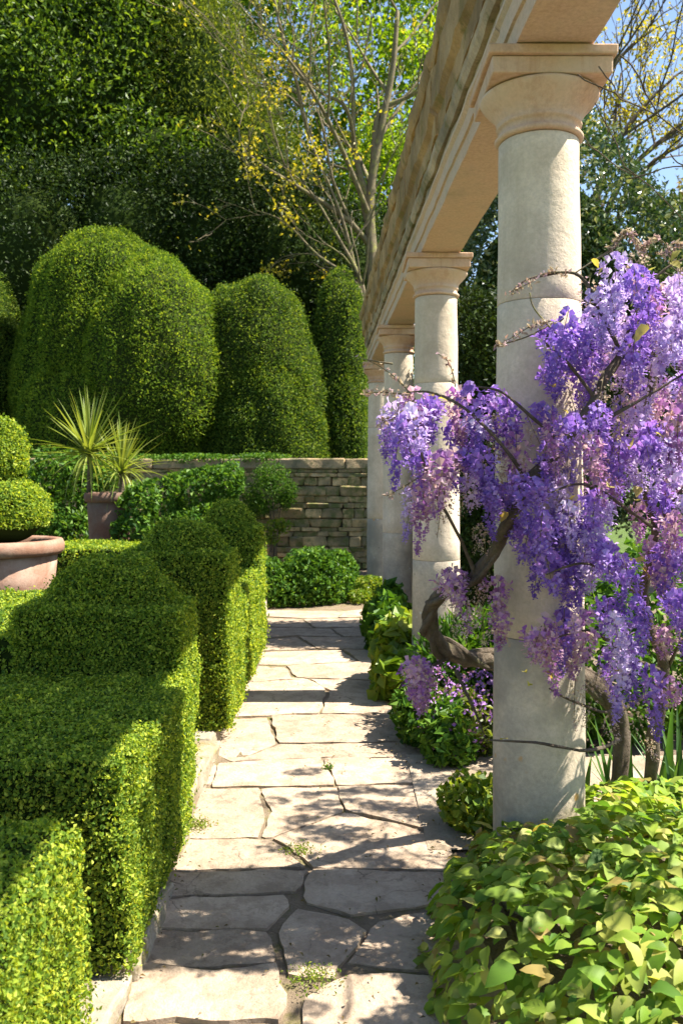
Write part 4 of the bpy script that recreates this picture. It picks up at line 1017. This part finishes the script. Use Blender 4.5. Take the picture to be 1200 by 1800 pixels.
# reach behind the column, plus unseen clusters added to shade the path
put([(1230, 520), (1260, 600), (1240, 700), (1290, 760), (1250, 850), (1300, 930), (1240, 1000), (1280, 560), (1330, 660)], 'vlm', 3.1, 3.7)
put([(1050, 640), (1100, 720), (1160, 700), (1080, 860), (1130, 900), (1180, 960), (1060, 780), (1010, 820), (1160, 560)], 'vmv', 3.5, 4.1)
put([(1260, 620), (1300, 700), (1350, 780), (1290, 860), (1340, 940), (1400, 700), (1420, 860), (1380, 1000), (1260, 940), (1450, 780), (1330, 600)], 'vlm', 2.45, 2.95)
put([(1270 + 23 * i, 640 + (i * 137) % 420) for i in range(13)], 'vlm', 2.45, 3.05)
put([(1120, 640), (1160, 760), (1190, 860), (1150, 500), (1210, 960), (1180, 600), (1230, 700), (1240, 820)], 'vmv', 3.7, 4.5)
put([(1075 + (i * 47) % 260, 500 + (i * 83) % 330) for i in range(20)], 'vlm', 3.9, 4.8)
rr = random.Random(5)
shade_twigs = MB()  # bare wood added beside the view to throw thin shadows on the path
for k in range(18):
    p = Vector((rr.uniform(1.35, 2.0), rr.uniform(2.5, 4.7), rr.uniform(1.3, 2.3)))
    grow(shade_twigs, p, Vector((rr.uniform(-.3, .5), rr.uniform(-1, .4), rr.uniform(.1, .7))), rr.uniform(.4, .7), .010, 3, rr, [], .6, .05, 5, 5, (2, 3), .0025)
shade_twigs.build('shade_twigs', M['bark'], wist, True, (1.4, 3.5, 1.6))
for x, y, keys, Y0, Y1 in RAC:
    for rep in range(2 if rr.random() < .45 or x > 1200 else 1):
        k = rr.choice(keys); me = rr.choice(RM[k]); s = rr.uniform(.72, 1.05)
        p = at(x + rr.uniform(-16, 16), y + rr.uniform(-18, 10), rr.uniform(Y0, Y1))
        if abs(p.x - axis_x(3.39)) < .24 and abs(p.y - 3.39) < .24: p.y = 3.16
        link('flower_cluster', me, wist, p - wist.location, (rr.uniform(-.25, .25), rr.uniform(-.3, .3), rr.uniform(0, 6.3)), (s, s, s))
for x, y in [(860, 790), (900, 800), (820, 830), (1060, 660), (1030, 690), (1000, 690), (1090, 690), (1040, 800), (780, 870), (820, 1060), (790, 1040), (870, 730), (930, 740), (1110, 450), (1050, 1180), (1010, 1200), (1070, 1260), (1110, 1230), (1030, 500), (850, 1080), (980, 880), (1085, 740)]:
    me = rr.choice(RM['s']); s = rr.uniform(.8, 1.2); p = at(x, y, rr.uniform(2.95, 3.2))
    if abs(p.x - axis_x(3.39)) < .24 and abs(p.y - 3.39) < .24: p.y = 3.14
    link('bud_cluster', me, wist, p - wist.location, (rr.uniform(-.4, .4), rr.uniform(-.5, .5), rr.uniform(0, 6.3)), (s, s, s))
# slender new shoots with pale buds
def shoot(pts, n):
    P = smooth_pts([at(*p) for p in pts], 8); mb = MB(); tube(mb, P, (.003, .0015), 4, 1)
    idx = rng.integers(int(len(P) * .15), len(P), n); Q = np.array([P[i][:] for i in idx]) + rng.normal(0, .008, (n, 3))
    leaves(mb, Q, np.tile([0, -.3, .8], (n, 1)), .022, .4, .3, .2); mb.build('shoot', [M['spent'], M['bark_pale']], wist, False, P[0])
shoot([(1005, 480, 2.98), (960, 480, 2.98), (925, 500, 2.98), (895, 514, 2.98)], 60)
shoot([(985, 562, 2.95), (940, 570, 2.95), (905, 590, 2.95), (873, 608, 2.95)], 90)
shoot([(720, 690, 3.0), (690, 660, 3.0), (660, 640, 3.0), (632, 628, 3.0)], 24)
shoot([(720, 695, 3.0), (680, 690, 3.0), (640, 690, 3.0)], 50)
shoot([(730, 700, 3.0), (700, 730, 3.0), (668, 745, 3.0)], 60)
shoot([(735, 840, 3.0), (710, 855, 3.0), (680, 872, 3.0)], 26)
shoot([(1070, 450, 3.0), (1085, 418, 3.0), (1108, 412, 3.0), (1125, 440, 3.0)], 110)
shoot([(1120, 470, 3.0), (1140, 425, 3.0), (1160, 425, 3.0), (1195, 480, 3.0)], 70)
shoot([(1160, 450, 3.0), (1190, 430, 3.0), (1220, 440, 3.0)], 90)
shoot([(800, 680, 3.0), (790, 640, 3.0), (770, 622, 3.0)], 22)
YLF = []
for V, Fq in OV[:4]:
    m2 = MB(); m2.add(V, Fq); YLF.append(m2.mesh('leaf', M['young'], True))
for x, y, s in [(1140, 575, .10), (1068, 855, .075), (1120, 855, .06), (1130, 985, .12), (1160, 1000, .08), (770, 700, .05), (755, 695, .05), (890, 900, .06), (905, 905, .05), (1010, 870, .06), (990, 720, .03), (1150, 760, .05), (1110, 770, .06),
                (930, 1200, .05), (920, 1180, .05), (1180, 460, .07), (1150, 470, .06), (1195, 440, .07), (1060, 470, .05), (1040, 455, .05), (1120, 880, .06), (1085, 1180, .05), (880, 1300, .05), (1130, 1000, .07), (975, 680, .04), (960, 1180, .05)]:
    p = at(x, y, rr.uniform(2.85, 2.98)); s *= .75
    link('leaf', rr.choice(YLF), wist, p - wist.location, (rr.uniform(-1.2, .6), rr.uniform(-.6, .6), rr.uniform(0, 6.3)), (s, s, s))
